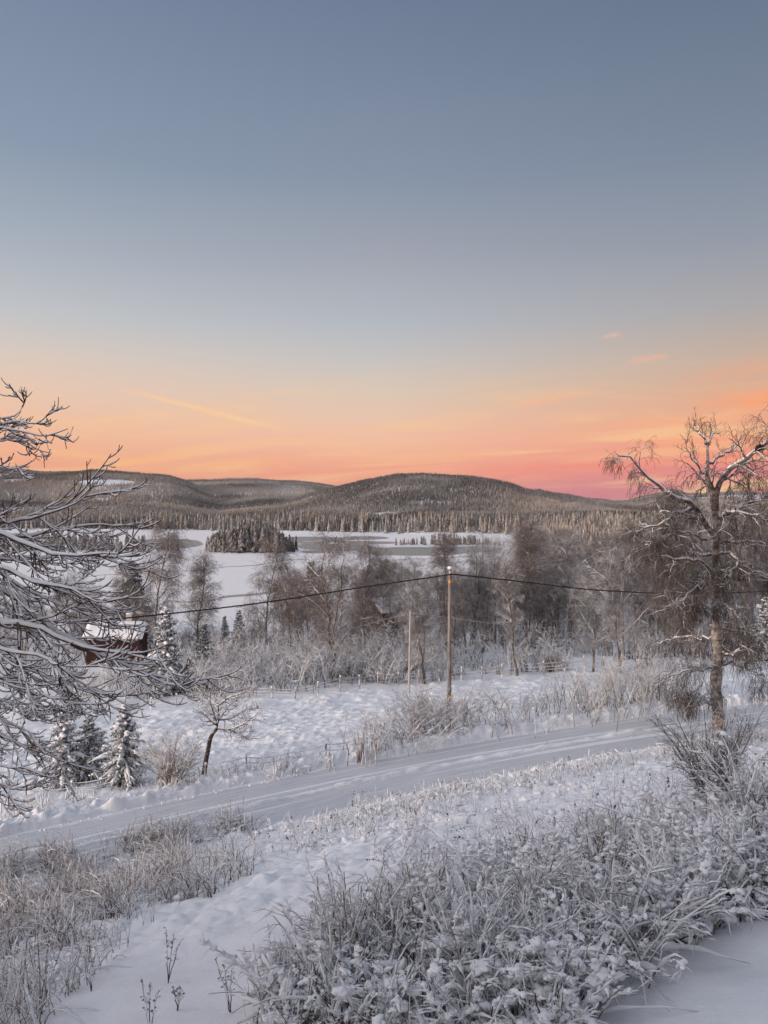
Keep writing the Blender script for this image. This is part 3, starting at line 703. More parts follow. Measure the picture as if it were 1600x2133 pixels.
B = [ # x, depth, top, variant, frosted, label, width
 (322,92,1108,0,0,'tall bare birch with open crown standing behind the red shed',1.0),
 (248,98,1186,3,0,'bare birch at the shed, half hidden by the snowy near branches',1.0),
 (180,104,1200,5,0,'bare birch seen through the snowy branches left of the shed',1.1),
 (415,90,1163,1,0,'bare birch with narrow oval crown against the white lake',1.15),
 (553,88,1138,0,0,'tall bare birch with drooping crown against the lake, left of the big brown birches',1.0),
 (604,82,1214,3,0,'shorter thin birch between the lake birch and the big brown birch',1.1),
 (640,88,1196,6,0,'broad brown birch close behind the left of the big brown birch',1.0),
 (693,74,1128,2,0,'big brown birch with pale forked trunk in front of the lake',1.1),
 (755,80,1143,0,0,'slender brown birch left of the brown cabin',.9),
 (790,128+16,1150,3,1,'thin frosted birch rising behind the cabin gable',.8),
 (842,98,1168,4,1,'frosted many stemmed birch in front of the cabin roof',.8),
 (812,112,1178,2,0,'brown birch with wide fork just in front of the cabin gable',.8),
 (846,104,1190,5,0,'slim brown birch crossing the snowy cabin roof',.9),
 (884,70,1202,4,1,'forked birch between the thin pole and the utility pole',1.0),
 (915,96,1118,1,0,'tall brown birch rising directly behind the utility pole',1.2),
 (985,104,1122,4,1,'pale frosted birch just right of the utility pole top',1.0),
 (1030,98,1136,6,1,'broad pale birch over the clearing right of the utility pole',.9),
 (1078,72,1150,5,1,'slim straight birch behind the far fence, in front of the tall brown pair',.9),
 (1102,96,1092,1,0,'tallest brown birch of the valley, nearly reaching the far shore',1.25),
 (1142,112,1118,5,0,'brown birch right beside the tallest valley birch',1.1),
 (1236,73,1192,6,1,'low spreading birch with several stems on the far fence line',1.0),
 (1292,70,1140,2,1,'pale double trunk birch standing on the far fence line',.9),
 (1385,84,1150,0,0,'brown birch close left behind the big weeping birch',1.0),
]
for xp, Yd, top, k, fr_k, lab, wd in B: vbirch(xp, Yd, top, k, fr_k, lab, 'birches in the valley behind the field', wd)
# the dense wood on the right and other background birches
for q in range(140):
    xp = 1080+rs.random()*680; Yd = 96+rs.random()**1.3*190; x = (xp-CX)/F*Yd; h = 10+6*rs.random()
    f_ = rs.random() < .55; row = ('front rows' if Yd < 130 else 'middle rows' if Yd < 185 else 'rear rows')
    vbirch(xp, Yd, CY-(gz(x, Yd)+h)/Yd*F, int(rs.integers(0, 7)), f_, ('pale frosted' if f_ else 'bare brown')+' birch in the '+row+' of the dense wood right of the utility pole', ('frosted' if f_ else 'brown')+' birches in the '+row+' of the right hand wood')
for q in range(22):
    xp = -260+rs.random()*560; Yd = 100+rs.random()*45; x = (xp-CX)/F*Yd; h = 8+4*rs.random()
    vbirch(xp, Yd, CY-(gz(x, Yd)+h)/Yd*F, int(rs.integers(0, 7)), rs.random() < .3, 'bare birch on the lake shore behind the near snowy branches', 'birches behind the near branches')
for q in range(64):
    xp = 590+rs.random()*560; Yd = 84+rs.random()*85; x = (xp-CX)/F*Yd; h = 7+4*rs.random()
    if abs(xp-800) < 40 and Yd < 150: Yd = 155+10*rs.random()
    f_ = rs.random() < .4; sd_ = 'left of the cabin' if xp < 770 else 'behind the cabin' if xp < 880 else 'right of the cabin'
    vbirch(xp, Yd, CY-(gz(x, Yd)+h)/Yd*F, int(rs.integers(0, 7)), f_, ('pale frosted' if f_ else 'bare brown')+' birch in the belt before the lake, '+sd_, ('frosted' if f_ else 'brown')+' belt birches '+sd_)

# snowy shrub thicket behind the far fence (nobody could count it)
mb = MB()
xs_ = np.r_[np.linspace(150, 1180, 66), np.linspace(330, 860, 60), np.linspace(1180, 1560, 18)]
for q, xp in enumerate(xs_):
    Yd = 66+rs.random()*14+(q >= 66)*4+max(0, (xp-500))*.004
    if q >= 126: Yd += 6
    x = (xp-CX)/F*Yd; s0 = sroad(x, Yd)
    if s0 < 33.8: Yd += (33.8-s0)*1.12; x = (xp-CX)/F*Yd
    hh = (2.6+2.6*rs.random()) if 200 < xp < 900 else 1.6+2.2*rs.random()
    shrub_bm(500+q, hh, 9, .55, 1.0, .022, .016, .6, 3, 0, mb, (x, Yd, gz(x, Yd)-.1), 0, 1, .14, 5, 4, 4)
tag(mb.build('frosted_thicket', [M_frost_twig, M_snow]), 'tangled frosted shrubs growing in a belt behind the far fence', 'thicket', kind='stuff')

mb = MB()
for q, xp in enumerate(np.r_[np.linspace(420, 1010, 70), np.linspace(1010, 1600, 64), np.linspace(-150, 420, 30)]):
    xp += rs.normal()*8; Yd = 82+rs.random()*44; x = (xp-CX)/F*Yd
    if abs(xp-825) < 50 and Yd > 105: Yd = 98
    if xp > 1010: Yd = 80+50*rs.random()
    x = (xp-CX)/F*Yd; shrub_bm(700+q, 2.6+2.6*rs.random(), 9, .5, 1.0, .014, .018, .4, 3, 0, mb, (x, Yd, gz(x, Yd)-.1), 0, 1, .14, 6, 4, 3)
tag(mb.build('valley_thicket', [M_mid_twig, M_snow]), 'brown bare brushwood filling the ground under the valley birches', 'thicket', kind='stuff')

# spruces
SP = []
for k, (hh, wd, wh, sn) in enumerate(((3.2, .34, 17, 1.3), (7., .25, 20, 1.2), (7., .2, 20, .5))):
    tr, cr = spruce_bm(40+k, hh, wd, wh, sn, 9, 1.1); SP.append((hh, tr.mesh('trunk', [M_bark_near]), cr.mesh('crown', [M_needle, M_snow])))
for k, (hh, wd, wh, sn) in enumerate(((3.2, .30, 14, 1.5), (3.2, .38, 18, 1.0))):
    tr, cr = spruce_bm(61+k, hh, wd, wh, sn, 8, 1.2); SP.append((hh, tr.mesh('trunk', [M_bark_near]), cr.mesh('crown', [M_needle, M_snow])))
def spruce(xp, Yd, top, k, label, group=None, wide=1.0):
    x, y, z, h = put(xp, Yd, top); v = SP[k]
    return inst('spruce_tree', (('trunk', v[1]), ('crown', v[2])), label, 'tree', (x, y, z-.08), h, v[0], rs.random()*6.28, group, wide)
G1 = 'young spruces beside the road'
spruce(132, 34.5, 1482, 3, 'leftmost of the three small snowy spruces by the road', G1, 1.05)
spruce(186, 35.6, 1488, 4, 'middle one of the three small snowy spruces, darkest and furthest from the road', G1, 1.15)
spruce(260, 33.6, 1466, 0, 'small snow laden spruce standing apart next to the round willow bush', G1, 1.0)
for q, (sx, sy, hh) in enumerate(((-17, 1.5, 13), (-20, -4, 15), (-15, -8, 14), (-24, 5.5, 15), (-9, -12, 13), (-27, -1, 16), (-22, -11, 15))):  # unseen spruces added on the sun side to shade the near tree and foreground
    v = SP[2]; inst('spruce_tree', (('trunk', v[1]), ('crown', v[2])), 'unseen dark spruce added left behind the viewpoint to shade the foreground', 'tree', (sx, sy, -5.4), hh, v[0], q*1.3, 'unseen spruces added for shade', 1.35)
G2 = 'spruces in the valley'
spruce(347, 71, 1266, 1, 'tall snow laden spruce right of the red shed', G2, 1.0)
spruce(426, 74, 1296, 2, 'dark slim spruce inside the frosted thicket', G2, .9)
spruce(497, 108, 1270, 1, 'little snowy spruce on the lake shore under the cable', G2, 1.0)
spruce(468, 112, 1282, 2, 'tiny dark spruce on the lake shore beside a snowy one', G2, 1.0)
spruce(275, 102, 1166, 2, 'dark spruce between two birches behind the red shed', G2, 1.3)
spruce(1225, 118, 1180, 1, 'snow covered spruce at the edge of the right hand wood', G2, 1.0)
spruce(1597, 78, 1242, 1, 'snowy spruce cut by the right picture edge behind the big birch', G2, 1.2)
for q, (xp, Yd, tp) in enumerate(((648,170,1168),(668,165,1178),(806,175,1163),(822,172,1172),(850,160,1185),(1160,190,1128),(1178,185,1140),(1205,180,1150),(1150,170,1160),(1190,160,1165),(1248,190,1150),(770,170,1176))):
    spruce(xp, Yd, tp, 2, 'dark spruce with its tip above the bare birches of the lake belt', 'dark spruces in the lake belt', 1.15)

# island and peninsula conifers, one forest mesh each (a mass at this size)
def island_forest(name, label, a0, a1, yc, w, n, h0, h1, seed, tone=(0, .5)):
    r = np.random.default_rng(seed); a = a0+(a1-a0)*r.random(n); y = yc+(r.random(n)*2-1)*w; x = a*y
    z = ground(x, y, False); k = z > -24.05; x, y, z = x[k], y[k], z[k]
    H = (h0+(h1-h0)*r.random(len(x))**1.3)*(.55+.5*(1-np.abs((x/y-(a0+a1)/2)/((a1-a0)/2))**1.6))*(1+.5*vnoise(x/9, y/9, seed))
    mb = MB(); cones(mb, np.stack([x, y, z-.2], 1), H, r, 7, 7, .15, tone[0]+(tone[1]-tone[0])*r.random(len(x)), .4)
    tag(mb.build(name, [M_far], smooth=False), label, 'forest', kind='stuff')
island_forest('island_spruces', 'dark spruce grove crowding the large island in the frozen lake', -.232, -.113, 468, 24, 330, 10, 17, 1, (0, .35))
island_forest('peninsula_spruces', 'low spruces along the snowy spit left of the dark island', -.60, -.255, 470, 22, 260, 6, 13, 2, (.1, .7))
island_forest('islet_spruces', 'row of pale spruces on the long islet right of the bay', .008, .155, 552, 10, 110, 5, 9, 3, (.35, .9))
island_forest('tiny_islet_spruces', 'few small spruces on the tiny islet in the dark ice', -.077, -.05, 595, 8, 26, 3, 6, 4, (.1, .6))
# woods beyond the right hand birches up to the hills
r = np.random.default_rng(5); y = 260*(900/260)**r.random(5200); a = .20+.62*r.random(5200); x = a*y; z = ground(x, y, False)
k = (z > -23.9) & (y > amap(a, [(.2, 600), (.235, 420), (.3, 260), (.9, 240)])); x, y, z = x[k], y[k], z[k]
mb = MB(); cones(mb, np.stack([x, y, z-.2], 1), 8+7*r.random(len(x)), r, 6, 4, .15, .35+.6*r.random(len(x)), .35)
tag(mb.build('valley_forest', [M_far], smooth=False), 'frosted conifer wood filling the valley right of the lake', 'forest', kind='stuff')

# ------------------------------------------------------------------ buildings
def rotz(p, a): c, s = math.cos(a), math.sin(a); return (p[0]*c-p[1]*s, p[0]*s+p[1]*c)
def cabin(name, label, cat, xp, Yd, base, Lx, Ly, hw, hr, rz, mw, chim, wins, over=.35, snow=.32):
    x = (xp-CX)/F*Yd; z0 = (CY-base)/F*Yd
    t = thing(name, label, cat, (x, Yd, z0), rz)
    mb = MB(); v = [(-Lx/2,-Ly/2,-1.2),(Lx/2,-Ly/2,-1.2),(Lx/2,Ly/2,-1.2),(-Lx/2,Ly/2,-1.2),(-Lx/2,-Ly/2,hw),(Lx/2,-Ly/2,hw),(Lx/2,Ly/2,hw),(-Lx/2,Ly/2,hw),(-Lx/2,0,hw+hr),(Lx/2,0,hw+hr)]
    mb.add(v, Q=[(0,1,5,4),(1,2,6,5),(2,3,7,6),(3,0,4,7)], T=[(5,6,9),(7,4,8)]); mb.build('wall', [mw], t, smooth=False)
    # roof slabs and the thick rounded blanket of snow
    def roofslab(nm, off, th, ov, mt_, rnd, parent=t):
        mb = MB(); n = 14; yy = np.linspace(-1, 1, 2*n+1); hl_ = Ly/2+ov
        xx = np.linspace(-Lx/2-ov, Lx/2+ov, 25)
        Xg, Yg = np.meshgrid(xx, yy*hl_)
        zt_ = hw+hr-np.abs(Yg)*(hr/(Ly/2))+off
        if rnd:
            e = np.clip(1-np.abs(Yg/hl_)**10, 0, 1)**.5*np.clip(1-np.abs(Xg/(Lx/2+ov))**14, 0, 1)**.5
            top = zt_+th*e*(1+.25*fbm(Xg*1.1+3, Yg*1.1, 71, 3))-.15*np.exp(-(Yg/.35)**2)
        else: top = zt_+th
        nr, nc = Xg.shape; i = np.arange(nr-1)[:, None]*nc; j = np.arange(nc-1)[None]
        Qt = np.stack([i+j, i+j+1, i+nc+j+1, i+nc+j], -1).reshape(-1, 4)
        Vt = np.stack([Xg, Yg, top], -1).reshape(-1, 3); Vb = np.stack([Xg, Yg, zt_], -1).reshape(-1, 3); o = len(Vt)
        rim = np.r_[np.arange(nc), np.arange(1, nr)*nc+nc-1, (nr-1)*nc+np.arange(nc-2, -1, -1), np.arange(nr-2, 0, -1)*nc]; r2 = np.roll(rim, -1)
        mb.add(np.concatenate([Vt, Vb]), np.concatenate([Qt, Qt[:, ::-1]+o, np.stack([rim, r2, r2+o, rim+o], 1)[:, ::-1]]))
        return mb.build(nm, [mt_], parent, smooth=rnd)
    rf = roofslab('roof', .0, .12, over, M_trim, False)
    roofslab('snow_cover', .123, snow, over+.05, M_snow, True, rf)
    if chim:
        mb = MB(); cx_, cy_ = chim; box(mb, (cx_, cy_, hw+hr+.35), (.6, .6, 1.5)); c = mb.build('chimney', [M_brick], rf, smooth=False)
        mb = MB(); blobs(mb, [(cx_, cy_, hw+hr+1.16)], np.array([[.42, .42, .18]]), rs, 0, ICO2, .06); mb.build('snow_cap', [M_snow], c)
    for (side, p, zc, w, h_) in wins:
        f = MB(); g = MB(); e = .03
        def fr4(c, axis):
            for (du, dv, su, sv_) in ((0, h_/2, w+.2, .1), (0, -h_/2, w+.2, .1), (-w/2-.05, 0, .1, h_-.1), (w/2+.05, 0, .1, h_-.1), (0, 0, .05, h_-.1)):
                s3 = (su, .06, sv_) if axis == 'y' else (.06, su, sv_)
                cc = (c[0]+du, c[1], c[2]+dv) if axis == 'y' else (c[0], c[1]+du, c[2]+dv)
                box(f, cc, s3)
        if side == 'y': c = (p, -Ly/2-e, zc); fr4(c, 'y'); box(g, (p, -Ly/2-.01, zc), (w, .02, h_))
        else: c = (-Lx/2-e, p, zc); fr4(c, 'x'); box(g, (-Lx/2-.01, p, zc), (.02, w, h_))
        fo_ = f.build('window', [M_trim], t, smooth=False); g.build('pane', [M_glass], fo_, smooth=False)
    return t
cabin('shed', 'dark red board shed with thick snow roof behind the near branches', 'shed', 245, 84, 1360, 5.6, 3.6, 2.0, 1.1, R_(4), M_red, (1.2, .3), [], snow=.42)
cabin('cabin', 'brown timber cabin with snowy roof, hidden among the valley birches', 'cabin', 826, 128, 1302, 9.6, 5.0, 2.8, 1.7, R_(36), M_brown, (2.6, .3), [('x', -1.2, 1.5, 1.0, 1.4), ('y', -1.6, 1.5, 1.0, 1.2), ('y', 1.4, 1.5, 1.0, 1.2)], snow=.3)

cabin('house', 'wooden house on the slope from whose upper window the valley is seen', 'house', 800+5.6*F/-4.9, -4.9, CY-(-5.9)*F/-4.9, 13.5, 8.0, 8.3, 2.6, R_(180), mat('grey_boards', (.2, .17, .15), .85, board_b((.16, .14, .12), (.24, .21, .18), 2.0)), (1.5, .3), [('y', 5.6, 5.9, 1.6, 1.5), ('y', 1.6, 5.9, 1.2, 1.4), ('y', -2.6, 5.9, 1.2, 1.4), ('y', 1.6, 2.6, 1.2, 1.4), ('y', -2.6, 2.6, 1.2, 1.4)])
# ------------------------------------------------------------------ poles, cables, fences
px0, py0, pz0, ph0 = put(935, 41, 1184)
t = thing('utility_pole', 'tall weathered wooden utility pole with orange bands beside the road', 'utility pole', (px0, py0, pz0))
zt = np.linspace(-.4, ph0, 20); mb = MB()
tubes(mb, np.stack([.008*zt, .0*zt, zt], 1), .125-.0045*zt, 14); pl = mb.build('pole', [M_pole], t)
mb = MB(); blobs(mb, [(.06, 0, ph0+.02)], np.array([[.14, .14, .09]]), rs, 0, ICO2, .05); mb.build('snow_cap', [M_snow], t)
for zb in (ph0-.72, 1.75):
    mb = MB(); zz_ = np.array([zb-.07, zb+.07]); tubes(mb, np.stack([.008*zz_, 0*zz_, zz_], 1), (.125-.0045*zz_)+.006, 14); mb.build('marker_band', [M_band], t)
mb = MB(); tubes(mb, [(.06, -.12, ph0-.22), (.14, -.2, ph0-.2), (.22, -.18, ph0-.1), (.27, -.12, ph0-.14), (.26, -.12, ph0-.25)], np.full(5, .022), 6)
box(mb, (.07, -.13, ph0-.25), (.09, .05, .22)); mb.build('cable_bracket', [M_metal], t)
mb = MB(); box(mb, (.05, .13, ph0-1.15), (.16, .10, .22)); mb.build('junction_box', [M_metal], t, smooth=False)
mb = MB(); tubes(mb, [(.115, -.03, ph0-.3), (.135, -.04, ph0-1.4), (.13, -.05, ph0-3.2), (.12, -.05, .3)], np.full(4, .014), 5); mb.build('earth_wire', [M_metal], t)
hook = np.array([px0+.2, py0-.17, (CY-1196)/F*41])
def cable(name, label, cat, pts, r0, r1, m, snow=0., n=60):
    P = resample(pts, n); Rr = np.linspace(r0, r1, n); mb = MB()
    if m == 'twist':
        s = np.r_[0, np.cumsum(np.linalg.norm(np.diff(P, axis=0), axis=1))]
        P = resample(pts, n*6); Rr = np.linspace(r0, r1, n*6); s = np.linspace(0, s[-1], n*6)
        for k in range(3):
            ph = s*4+k*2.094; Q = P.copy(); Q[:, 2] += np.sin(ph)*Rr*.55; Q[:, 1] += np.cos(ph)*Rr*.55; tubes(mb, Q, Rr*.62, 5)
    else: tubes(mb, P, Rr, 5)
    if snow: snowcap(mb, P[None], Rr[None], rs, snow, 1, 5, lump=.25)
    return tag(mb.build(name, [M_cable, M_snow]), label, cat)
def pp(x, y, d): return ((x-CX)/F*d, d, (CY-y)/F*d)
cable('power_cable', 'thick black aerial cable sagging from the pole to the left', 'cable', [pp(-330,1302,27), pp(-100,1302,29), pp(196,1293,32.0), pp(350,1279,34), pp(560,1254,36.6), pp(760,1223,39), tuple(hook)], .028, .034, 'twist')
cable('power_cable', 'black aerial cable running from the pole to the right behind the birch', 'cable', [tuple(hook), pp(1060,1209,43), pp(1236,1229,46.5), pp(1376,1236,49.5), pp(1600,1232,54), pp(1900,1205,60)], .036, .036, 'twist')
px1, py1, pz1, ph1 = put(855, 64, 1271)
px1 = (852-CX)/F*64
t = thing('telephone_pole', 'thin pale telephone pole at the far side of the field', 'utility pole', (px1, py1, pz1))
mb = MB(); zt = np.linspace(-.3, ph1, 12); tubes(mb, np.stack([.016*zt, 0*zt, zt], 1), .10-.006*zt, 9); mb.build('pole', [mat('pale_grey_wood', (.42, .37, .33), .85)], t)
mb = MB(); tp = np.array([px1+.016*ph1, py1, pz1+ph1]); box(mb, (.016*ph1, -.1, ph1-.25), (.14, .1, .10)); mb.build('insulator', [M_trim], t)
M_wire = mat('frosted_wire', (.42, .40, .39), .7)
def wire(label, pts, r):
    mb = MB(); tubes(mb, resample(pts, 50), np.full(50, r), 4); return tag(mb.build('telephone_wire', [M_wire]), label, 'wire')
tpe = tuple(tp-np.array([0, .1, .22]))
wire('thin frosted wire from the thin pole towards the left', [pp(330,1374,50), pp(605,1333,57), pp(740,1307,61), tpe], .016)
wire('thin frosted wire from the thin pole towards the right', [tpe, pp(1040,1300,66), pp(1180,1310,70), pp(1370,1311,74), pp(1650,1300,82)], .016)

def fence(name, label, pts, spacing, ph, pr, wires, sag, post_mat, wr, snowy=.014, lean=.03, seed=3):
    r = np.random.default_rng(seed); P = resample(pts, 400); d = np.r_[0, np.cumsum(np.linalg.norm(np.diff(P[:, :2], axis=0), axis=1))]
    n = int(d[-1]/spacing); tt = np.linspace(0, d[-1], n+1); X_ = np.interp(tt, d, P[:, 0])+r.normal(size=n+1)*.05; Y_ = np.interp(tt, d, P[:, 1])+r.normal(size=n+1)*.08
    Z_ = ground(X_, Y_); t = thing(name, label, 'fence', (X_[0], Y_[0], Z_[0])); o = np.array([X_[0], Y_[0], Z_[0]])
    hs = ph*(1+.12*r.normal(size=n+1))
    tops = []
    for k in range(n+1):
        b = np.array([X_[k], Y_[k], Z_[k]])-o; lx, ly = r.normal(size=2)*lean
        mb = MB(); zz = np.array([-.2, hs[k]*.4, hs[k]*.8, hs[k]]); tubes(mb, np.stack([b[0]+lx*zz, b[1]+ly*zz, b[2]+zz], 1), np.array([1.1, 1, 1, .9])*pr*(1+.15*r.normal()), 7, 0)
        blobs(mb, [b+np.array([lx*hs[k], ly*hs[k], hs[k]+.01])], np.array([[pr*1.35, pr*1.35, pr*1.5]]), r, 1)
        mb.build('post', [post_mat, M_snow], t); tops.append((b, lx, ly))
    for w in wires:
        Ps = []
        for k in range(n):
            (b0, l0, m0), (b1, l1, m1) = tops[k], tops[k+1]
            h0_, h1_ = w*hs[k], w*hs[k+1]; s = np.linspace(0, 1, 7)[:, None]
            q = (b0+np.array([l0*h0_, m0*h0_-pr, h0_]))*(1-s)+(b1+np.array([l1*h1_, m1*h1_-pr, h1_]))*s
            q[:, 2] -= sag*(1+.5*r.normal())*4*(s*(1-s))[:, 0]; Ps.append(q)
        Ps = np.array(Ps); mb = MB(); tubes(mb, Ps, np.full(Ps.shape[:2], wr), 4, 0); snowcap(mb, Ps, np.full(Ps.shape[:2], wr), r, snowy, 1, 4, .3); mb.build('wire', [M_wire, M_snow], t)
    return t
M_post = mat('frosted_post', (.4, .37, .35), .85, twig_b((.20, .17, .15), (.42, .38, .35), .9, frost=.35, sc=6))
fpx = [(-60,1512),(150,1496),(300,1476),(420,1462),(520,1455),(620,1448),(700,1439),(800,1425),(900,1416),(1000,1408),(1100,1402),(1240,1394),(1330,1388),(1440,1384),(1600,1378),(1750,1372)]
fp = unproj([p[0] for p in fpx], [p[1]+5 for p in fpx])
fence('wire_fence', 'long frosted wire fence with pale posts along the far edge of the field', [tuple(p) for p in fp], 2.0, 1.1, .06, (.35, .62, .88), .03, M_post, .011, .012)
npx = [(-140,1712),(20,1672),(200,1652),(420,1618),(530,1602),(632,1588),(699,1578),(780,1566),(900,1546)]
npp = unproj([p[0] for p in npx], [p[1] for p in npx])
fence('wire_fence', 'low sagging snowy fence between the road bank and the field', [tuple(p) for p in npp], 1.75, .62, .045, (.55, .92), .09, M_post, .010, .013, .06, 9)

# ------------------------------------------------------------------ roadside tree and bushes
def limbs_tree(mb, limbs, r0s, n, mats_i=(0,)):
    Ps = np.stack([resample(l, n) for l in limbs]); t = np.linspace(0, 1, n)
    Rs = np.stack([r[0]+(r[1]-r[0])*t**.8 for r in r0s]); return Ps, Rs
# small leaning fruit tree by the road
bx, by, bz, bh = put(424, 34.0, 1402)
def q2(x, y, dd=0): d = 34.0+dd; return ((x-CX)/F*d-bx, d-by, (CY-y)/F*d-bz)
t = thing('fruit_tree', 'small leaning fruit tree with snowy crooked crown beside the road', 'tree', (bx, by, bz))
trunk = [q2(424,1622), q2(428,1590), q2(434,1560), q2(441,1532), q2(452,1518)]
mb = MB(); P = resample(trunk, 14); tubes(mb, P, np.linspace(.12, .08, 14), 9); snowcap(mb, P[None], np.linspace(.13, .08, 14)[None], rs, .03, 1, 7, vert=.5); mb.build('trunk', [M_bark_near, M_snow], t)
L = [[q2(452,1518), q2(456,1495), q2(455,1465), q2(462,1430,.3), q2(460,1402,.4)],
     [q2(452,1518), q2(478,1520,-.3), q2(500,1512,-.5), q2(520,1500,-.7), q2(538,1486,-.8)],
     [q2(455,1500), q2(480,1498,.4), q2(510,1480,.6), q2(545,1476,.8)],
     [q2(455,1480), q2(440,1465,.3), q2(425,1458,.5), q2(418,1440,.8)],
     [q2(452,1512), q2(436,1500,-.4), q2(428,1490,-.6), q2(422,1488,-.9)],
     [q2(457,1470), q2(480,1452,-.3), q2(500,1446,-.5), q2(512,1440,-.8)],
     [q2(460,1450), q2(475,1425,.2), q2(485,1405,.4)],
     [q2(475,1520,-.3), q2(500,1530,-.2), q2(516,1540,-.1)],
     [q2(452,1510), q2(462,1490,.6), q2(478,1470,1.2), q2(490,1455,1.5)],
     [q2(452,1510), q2(445,1485,-.7), q2(438,1460,-1.1), q2(440,1440,-1.3)]]
mb = MB(); Ps, Rs = limbs_tree(mb, L, [(.034, .012)]*len(L), 9); r = np.random.default_rng(77)
P2, R2 = grow(Ps, Rs, 13, .8, 50, r, 6, .1, 1., grav=-.3, wob=.25, taper=.45, rr=.55, rmin=.014)
P3, R3 = grow(P2, R2, 5, .36, 50, r, 4, .15, 1., grav=-.3, wob=.22, taper=.3, rr=.7, rmin=.010)
tubes(mb, Ps, Rs, 6, 0); tubes(mb, P2, R2, 4, 0); tubes(mb, P3, R3, 3, 0)
snowcap(mb, Ps, Rs, r, .018, 1, 6, vert=.3, lump=.6); snowcap(mb, P2, R2, r, .012, 1, 5, vert=.3); snowcap(mb, P3, R3, r, .010, 1, 4, part=.7)
mb.build('crown', [M_bark_near, M_snow], t)

def bush(xp, base, hpx, seed, label, stems=34, spread=.6, snow=.014, twig=.011, arch=.3, ms=M_weed, n2=5, n3=3, name='willow_bush', blob=0, sp0=.1, cat='bush', lev=3):
    p = unproj(xp, base)[0]; h = hpx/F*p[1]
    t = thing(name, label, cat, tuple(p))
    mb = shrub_bm(seed, h, stems, spread, 1.0, snow, twig, arch, lev, blob, None, (0, 0, -.05), 0, 1, sp0, n2, n3, 4)
    mb.build('twigs', [ms, M_snow], t); return t
M_wil = mat('willow_twigs', (.2, .13, .09), .9, twig_b((.13, .085, .06), (.26, .18, .13), .6, frost=.35, sc=4))
bush(362, 1640, 108, 1, 'round willow bush with fanned twigs between small spruce and fruit tree', 60, .75, .012, .010, .2, M_wil, 6, 3)
bush(888, 1534, 104, 2, 'wide frosted willow bush at the foot of the utility pole, on its left', 85, .85, .009, .010, .35, M_wil, 5, 3, sp0=.28)
bush(972, 1522, 84, 3, 'frosted bush leaning right from the foot of the utility pole', 46, 1.05, .009, .009, .4, M_wil, 5, 3, sp0=.4)
bush(838, 1552, 84, 31, 'low frosted bush left of the wide willow bush', 40, 1.1, .010, .009, .4, M_wil, 5, 3, sp0=.5)
bush(752, 1590, 95, 4, 'upright tuft of frosted stems on the road bank left of the pole bushes', 26, .25, .012, .010, .2, M_wil, 3, 2, sp0=.25)
bush(1055, 1510, 62, 5, 'low pale bush on the bank just right of the pole bushes', 44, .7, .010, .008, .4, M_straw, 4, 2, sp0=1.0)
bush(1310, 1474, 100, 6, 'tall thin stemmed bush on the far road bank near the birch', 80, .4, .009, .009, .15, M_wil, 5, 3, sp0=.55)
bush(1225, 1487, 85, 7, 'tan frosted bush on the far road bank, left of the tall thin one', 66, .6, .010, .009, .35, M_straw, 4, 3, sp0=.6)
bush(1378, 1463, 75, 8, 'frosted bush on the road bank partly behind the drooping birch twigs', 56, .6, .010, .009, .35, M_straw, 4, 3, sp0=.6)
bush(1150, 1494, 50, 9, 'lowest tan bush of the far road bank', 44, .7, .010, .008, .35, M_straw, 4, 2, sp0=1.1)
bush(1148, 1402, 42, 10, 'dark round bush standing at the far fence', 40, .7, .008, .014, .4, M_mid_twig, 5, 3)
bush(1340, 1392, 80, 15, 'gnarled frosted little tree at the far fence next to the double trunk birch', 12, .6, .016, .03, .2, M_frost_twig, 6, 4)
# big bare shrub in front of the birch
bush(1488, 1712, 215, 11, 'large bare shrub with dark forked stems standing before the birch', 32, .66, .006, .0085, .12, M_bark_near, 7, 5, sp0=.05)
bush(1570, 1740, 170, 12, 'snowy shrub at the right picture edge below the birch', 30, .8, .02, .011, .4, M_weed, 5, 3, blob=30)
# ------------------------------------------------------------------ weeping birch on the right
bx, by, bz, bh = put(1498, 35.5, 880)
def q3(x, y, dd=0): d = 35.5+dd; return ((x-CX)/F*d-bx, d-by, (CY-y)/F*d-bz)
def z3(x, y, dd=0): return q3(1040+x*.35, 850+y*.35, dd)
def z6(x, y, dd=0): return q3(1040+x*.35, 1150+y*.35, dd)
t = thing('weeping_birch', 'tall old birch with hanging dark twigs rising right of the road', 'tree', (bx, by, bz))
trunk = [(0, 0, -.3), q3(1497,1500), z6(1290,800), z6(1300,600), z6(1285,400), z6(1290,250), z6(1280,120), z6(1290,0), z3(1290,850), z3(1292,740), z3(1280,600), z3(1258,500,.1), z3(1237,400,.2), z3(1242,300,.3), z3(1236,215,.3)]
mb = MB(); n = 44; P = resample(trunk, n); tl = np.linspace(0, 1, n); Rt = .28-.18*tl**.9; Rt[:4] += .08*np.array([1, .6, .3, .1]); Rt = np.where(tl > .8, Rt-(tl-.8)*.25, Rt)*(1+.06*rs.normal(size=n))
tubes(mb, P, Rt, 14); TP, TR = P[None], Rt[None]
